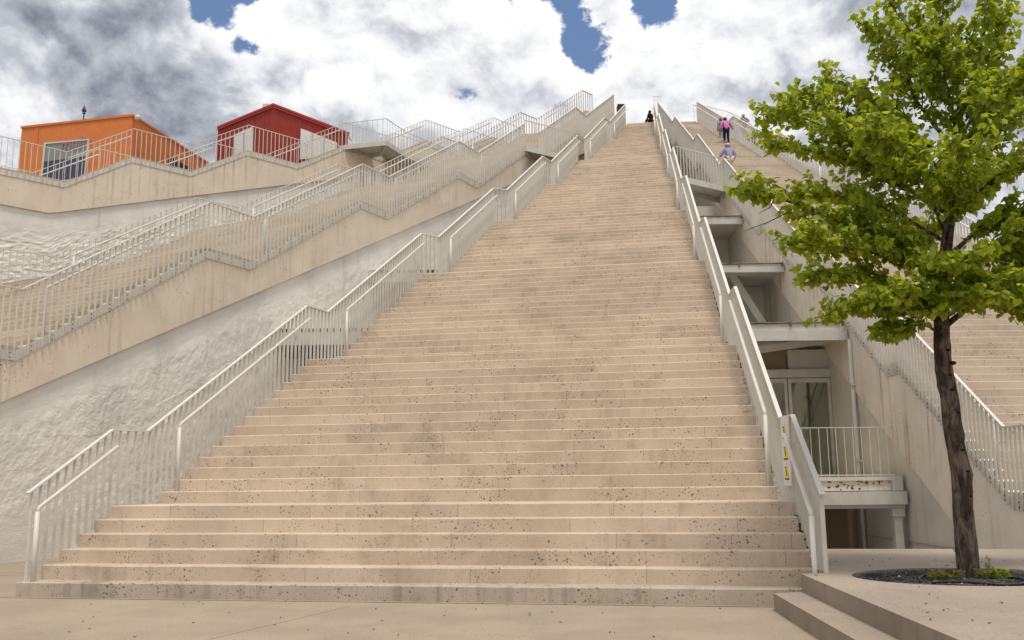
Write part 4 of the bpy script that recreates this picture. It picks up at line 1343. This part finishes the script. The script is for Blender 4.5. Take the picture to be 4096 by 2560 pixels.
# ------------------------------------------------------------------ people
def skin_mesh(name, verts, edges, radii, sub=1, root=0):
    me = bpy.data.meshes.new(name)
    me.from_pydata([tuple(v) for v in verts], edges, [])
    o = bpy.data.objects.new(name, me); C.objects.link(o)
    o.modifiers.new('skin', 'SKIN')
    if not me.skin_vertices:
        bpy.context.view_layer.objects.active = o
        bpy.ops.mesh.customdata_skin_add()
    for i, r in enumerate(radii):
        rx_, ry_ = r if isinstance(r, tuple) else (r, r)
        me.skin_vertices[0].data[i].radius = (rx_, ry_)
        me.skin_vertices[0].data[i].use_root = (i == root)
    ss = o.modifiers.new('sub', 'SUBSURF'); ss.levels = sub; ss.render_levels = sub
    dg_ = bpy.context.evaluated_depsgraph_get()
    out_ = bpy.data.meshes.new_from_object(o.evaluated_get(dg_))
    bpy.data.objects.remove(o, do_unlink=True)
    bpy.data.meshes.remove(me)
    out_.name = name
    for p in out_.polygons: p.use_smooth = True
    return out_

SKIN = plain('skin', (.34, .19, .13), .6)
def cloth(name, c): return plain(name, c, .9, .1, 0, .12)

def person(label, loc, h, heading, J, shirt, trousers, hair, hat=None, shoes=(.03, .025, .02), bulk=1.0):
    """J: joint overrides in fractions of the height; x right, y forward, z up"""
    K = dict(pelvis=(0, 0, .53), waist=(0, .005, .61), chest=(0, .01, .72), neck=(0, .01, .835), head=(0, .02, .905), crown=(0, .015, .965),
             sl=(-.105, .005, .80), el=(-.15, -.02, .64), wl=(-.155, .04, .50), sr=(.105, .005, .80), er=(.15, -.02, .64), wr=(.155, .04, .50),
             hl=(-.055, 0, .51), kl=(-.06, .03, .28), al=(-.06, 0, .045), tl=(-.065, .085, .015), hr=(.055, 0, .51), kr=(.06, .03, .28), ar=(.06, 0, .045), tr=(.065, .085, .015))
    K.update(J)
    rot = Matrix.Rotation(heading, 3, 'Z')
    def W_(p): return rot @ (Vector(p) * h)
    root = empty('person', loc, label, 'person'); _origin[root.name] = Vector(loc)
    def put(name, me, mat):
        if len(me.materials): me.materials.clear()
        return link(name, me, mat, root, loc)
    # body: one continuous figure
    names = ['pelvis', 'waist', 'chest', 'neck', 'head', 'crown', 'sl', 'el', 'wl', 'sr', 'er', 'wr', 'hl', 'kl', 'al', 'tl', 'hr', 'kr', 'ar', 'tr']
    rad = [.075, .068, .08, .032, .055, .040, .042, .028, .02, .042, .028, .02, .052, .038, .026, .022, .052, .038, .026, .022]
    V_ = [W_(K[n]) for n in names]
    R2 = [r * h * bulk for r in rad]
    ix = {n: i for i, n in enumerate(names)}
    E_ = [(ix[a], ix[b]) for a, b in (('pelvis', 'waist'), ('waist', 'chest'), ('chest', 'neck'), ('neck', 'head'), ('head', 'crown'), ('chest', 'sl'), ('sl', 'el'), ('el', 'wl'), ('chest', 'sr'), ('sr', 'er'), ('er', 'wr'), ('pelvis', 'hl'), ('hl', 'kl'), ('kl', 'al'), ('al', 'tl'), ('pelvis', 'hr'), ('hr', 'kr'), ('kr', 'ar'), ('ar', 'tr'))]
    for wn, en, sg_ in (('wl', 'el', -1), ('wr', 'er', 1)):
        w_ = Vector(K[wn]); d_ = (w_ - Vector(K[en])).normalized()
        sdv = d_.cross(Vector((0, 1, 0)));
        if sdv.length < .1: sdv = d_.cross(Vector((1, 0, 0)))
        sdv.normalize()
        palm = w_ + d_ * .035
        V_.append(W_(palm)); R2.append(.016 * h); pi_ = len(V_) - 1
        E_.append((ix[wn], pi_))
        for q_, ln in ((-.6, .04), (-.2, .048), (.2, .046), (.6, .038)):
            m_ = palm + d_ * ln * .5 + sdv * q_ * .022; t_ = palm + d_ * ln + sdv * q_ * .026 + Vector((0, .008, -.006))
            V_ += [W_(m_), W_(t_)]; R2 += [.006 * h, .005 * h]
            E_ += [(pi_, len(V_) - 2), (len(V_) - 2, len(V_) - 1)]
        t_ = palm + sdv * .03 + d_ * .01
        V_.append(W_(t_)); R2.append(.0065 * h); E_.append((pi_, len(V_) - 1))
    put('body', skin_mesh('body', V_, E_, R2), SKIN)
    # shirt
    sn_ = ['waist0', 'waist', 'chest', 'nk', 'sl', 'el', 'wl', 'sr', 'er', 'wr']
    K['waist0'] = tuple(Vector(K['pelvis']) + Vector((0, 0, -.03))); K['nk'] = tuple(Vector(K['neck']) + Vector((0, 0, -.03)))
    V_ = [W_(K[n]) for n in sn_]; i2 = {n: i for i, n in enumerate(sn_)}
    R2 = [(.088, .1), (.085, .095), (.098, .11), .045, .055, .042, .034, .055, .042, .034]
    R2 = [tuple(x * h * bulk for x in r) if isinstance(r, tuple) else r * h * bulk for r in R2]
    me = skin_mesh('shirt', V_, [(i2[a], i2[b]) for a, b in (('waist0', 'waist'), ('waist', 'chest'), ('chest', 'nk'), ('chest', 'sl'), ('sl', 'el'), ('el', 'wl'), ('chest', 'sr'), ('sr', 'er'), ('er', 'wr'))], R2, 1, 1)
    put('shirt', me, shirt)
    tn = ['p', 'hl', 'kl', 'al', 'hr', 'kr', 'ar']
    K['p'] = tuple(Vector(K['pelvis']) + Vector((0, 0, .02)))
    V_ = [W_(K[n]) for n in tn]
    R2 = [(.082 * h * bulk, .088 * h * bulk)] + [r * h * bulk for r in (.064, .050, .040, .064, .050, .040)]
    put('trousers', skin_mesh('trousers', V_, [(0, 1), (1, 2), (2, 3), (0, 4), (4, 5), (5, 6)], R2), trousers)
    sh = []
    for a, t in (('al', 'tl'), ('ar', 'tr')):
        me = skin_mesh('shoe', [W_(Vector(K[a]) + Vector((0, -.02, -.015))), W_(Vector(K[a]) + Vector((0, .02, -.012))), W_(K[t])], [(0, 1), (1, 2)], [.028 * h, .03 * h, .024 * h])
        put('shoe', me, cloth('shoe_leather', shoes))
    hd = Vector(K['head']); cw_ = Vector(K['crown'])
    ax = (cw_ - hd).normalized()
    hb = MB().sphere((0, 0, 0), 1, 12, 8)
    hb.v = [v_ for v_ in hb.v]
    vv = []
    for v_ in hb.v:
        q_ = hd + ax * .025 + Vector((v_.x * .062, v_.y * .070 - .012, v_.z * .068))
        vv.append(W_(q_))
    me = mesh('hair', vv, hb.f, True)
    put('hair', me, cloth('hair', hair))
    fc = MB()
    for sx in (-.024, .024): fc.sphere(W_(hd + Vector((sx, .062, .012))), .008 * h, 6, 4)
    put('eyes', mesh('eyes', fc.v, fc.f), 'black')
    nz_ = MB().sphere(W_(hd + Vector((0, .075, -.008))), .013 * h, 6, 4); nz_.sphere(W_(hd + Vector((-.062, 0, -.005))), .015 * h, 6, 4); nz_.sphere(W_(hd + Vector((.062, 0, -.005))), .015 * h, 6, 4)
    put('nose_and_ears', mesh('nose_and_ears', nz_.v, nz_.f, True), SKIN)
    if hat:
        hm = MB().sphere((0, 0, 0), 1, 14, 8)
        vv = [W_(hd + ax * .045 + Vector((v_.x * .075, v_.y * .085, max(v_.z, -.12) * .06))) for v_ in hm.v]
        hm2 = MB(); hm2.add(vv, hm.f)
        br_ = [W_(hd + ax * .038 + Vector((.06 * math.sin(t), .06 + .075 * math.cos(t), 0))) for t in [(-1.5 + 3 * i / 8) for i in range(9)]]
        hm2.prism(br_, W_((0, 0, .012)))
        put('cap', mesh('cap', hm2.v, hm2.f, True), cloth('cap_cloth', hat))
    return root

def d_tread(y):
    """height of the right stair's tread under a point at this depth"""
    z = 0
    for l, r, zz in drow:
        if min(l.y, r.y) <= y: z = zz
    return z

CLIMB = dict(kl=(-.055, .09, .33), al=(-.055, .06, .13), tl=(-.055, .14, .105), kr=(.05, .015, .27), waist=(0, .02, .61), chest=(0, .05, .72), neck=(0, .085, .83), head=(0, .105, .90), crown=(0, .115, .96), sl=(-.105, .045, .80), sr=(.105, .045, .80))
def on_stairs(px_, py_, y0):
    best_ = None
    for i_ in range(200):
        y_ = y0 - 3 + i_ * .03
        z_ = d_tread(y_ - .02)
        p_ = at_y(px_, py_, y_)
        e_ = abs(p_.z - z_)
        if best_ is None or e_ < best_[0]: best_ = (e_, Vector((p_.x, y_, z_)))
    return best_[1]
pp = on_stairs(2908, 576, 37.8); pz = pp.z
pk = dict(CLIMB); pk.update(er=(.19, .06, .66), wr=(.235, .12, .60), el=(-.16, .0, .66), wl=(-.175, .03, .54))
person('man in a pink shirt and dark blue trousers climbing the right stairs', (pp.x, pp.y, pz), 1.28, 0.0, pk, cloth('pink_shirt', (.55, .16, .38)), cloth('navy_trousers', (.018, .02, .055)), (.07, .055, .045), shoes=(.45, .42, .36))
bag_man = on_stairs(2890, 566, 38.0)
person('person in beige trousers with a grey coat, mostly hidden beside the pink shirt', bag_man, 1.15, .15, dict(CLIMB), cloth('grey_coat', (.24, .21, .18)), cloth('beige_trousers', (.36, .29, .21)), (.12, .10, .09))
bgm = MB().sphere((pp.x - .30, pp.y - .02, pz + .70), 1, 12, 8)
bgm.v = [Vector((pp.x - .30, pp.y - .02, pz + .70)) + Vector(((v_.x - pp.x + .30) * .10, (v_.y - pp.y + .02) * .06, (v_.z - pz - .70) * .13)) for v_ in bgm.v]
bgm.tube([(pp.x - .36, pp.y - .02, pz + .78), (pp.x - .30, pp.y, pz + .95), (pp.x - .22, pp.y, pz + .80)], .012, 6)
tag(bgm.build('shoulder_bag', cloth('bag_cloth', (.20, .18, .17)), None, smooth=True), 'grey bag hanging at the left hip of the pink shirted man', 'bag')
lpz = on_stairs(2922, 706, 33.6); lz_ = lpz.z
lk = dict(CLIMB); lk.update(el=(-.20, .08, .66), wl=(-.27, .12, .56), er=(.17, .0, .64), wr=(.15, .06, .54), neck=(0, .085, .835), head=(-.005, .10, .905), crown=(-.008, .112, .965))
person('man in a lilac shirt and pale cap climbing behind the right footbridge railing', (lpz.x, lpz.y, lz_), 1.34, 0.1, lk, cloth('lilac_shirt', (.30, .25, .40)), cloth('cream_trousers', (.52, .45, .36)), (.30, .28, .26), hat=(.55, .46, .33), bulk=1.12)
gp_ = at_y(2973, 458, 46.6)
person('grey haired man in a dull mauve jacket leaning behind the curved summit railing', (gp_.x, 46.6, gp_.z - 1.36), 1.38, math.pi * .9, dict(neck=(0, .05, .83), head=(0, .09, .895), crown=(0, .11, .95), el=(-.2, .1, .66), wl=(-.12, .2, .62), er=(.2, .1, .66), wr=(.12, .2, .62)), cloth('mauve_jacket', (.22, .17, .22)), cloth('dark_trousers', (.05, .045, .05)), (.45, .43, .41), bulk=1.15)
SIT = dict(pelvis=(0, 0, .14), waist=(0, .01, .23), chest=(0, .03, .36), neck=(0, .05, .46), head=(0, .07, .53), crown=(0, .08, .59), sl=(-.1, .03, .43), sr=(.1, .03, .43), el=(-.14, .06, .27), er=(.14, .06, .27), wl=(-.06, .18, .22), wr=(.06, .18, .22), hl=(-.055, .02, .12), hr=(.055, .02, .12), kl=(-.07, .24, .24), kr=(.07, .24, .24), al=(-.06, .27, .04), ar=(.06, .27, .04), tl=(-.06, .35, .015), tr=(.06, .35, .015))
sp = at_z(2608, 487, 18.36)
person('dark clothed person sitting at the head of the central stairs by the right rail', (sp.x, sp.y + .25, 18.36), 1.15, .6, SIT, cloth('black_coat', (.028, .012, .014)), cloth('black_trousers', (.015, .012, .014)), (.02, .012, .012))

# ------------------------------------------------------------------ plan units -> metres
bpy.context.view_layer.update()
done = set()
for me in bpy.data.meshes:
    if me.name in done: continue
    done.add(me.name)
    me.transform(Matrix.Scale(S, 4))
for o in bpy.data.objects:
    if o.type in ('MESH', 'EMPTY'): o.location = Vector(o.location) * S
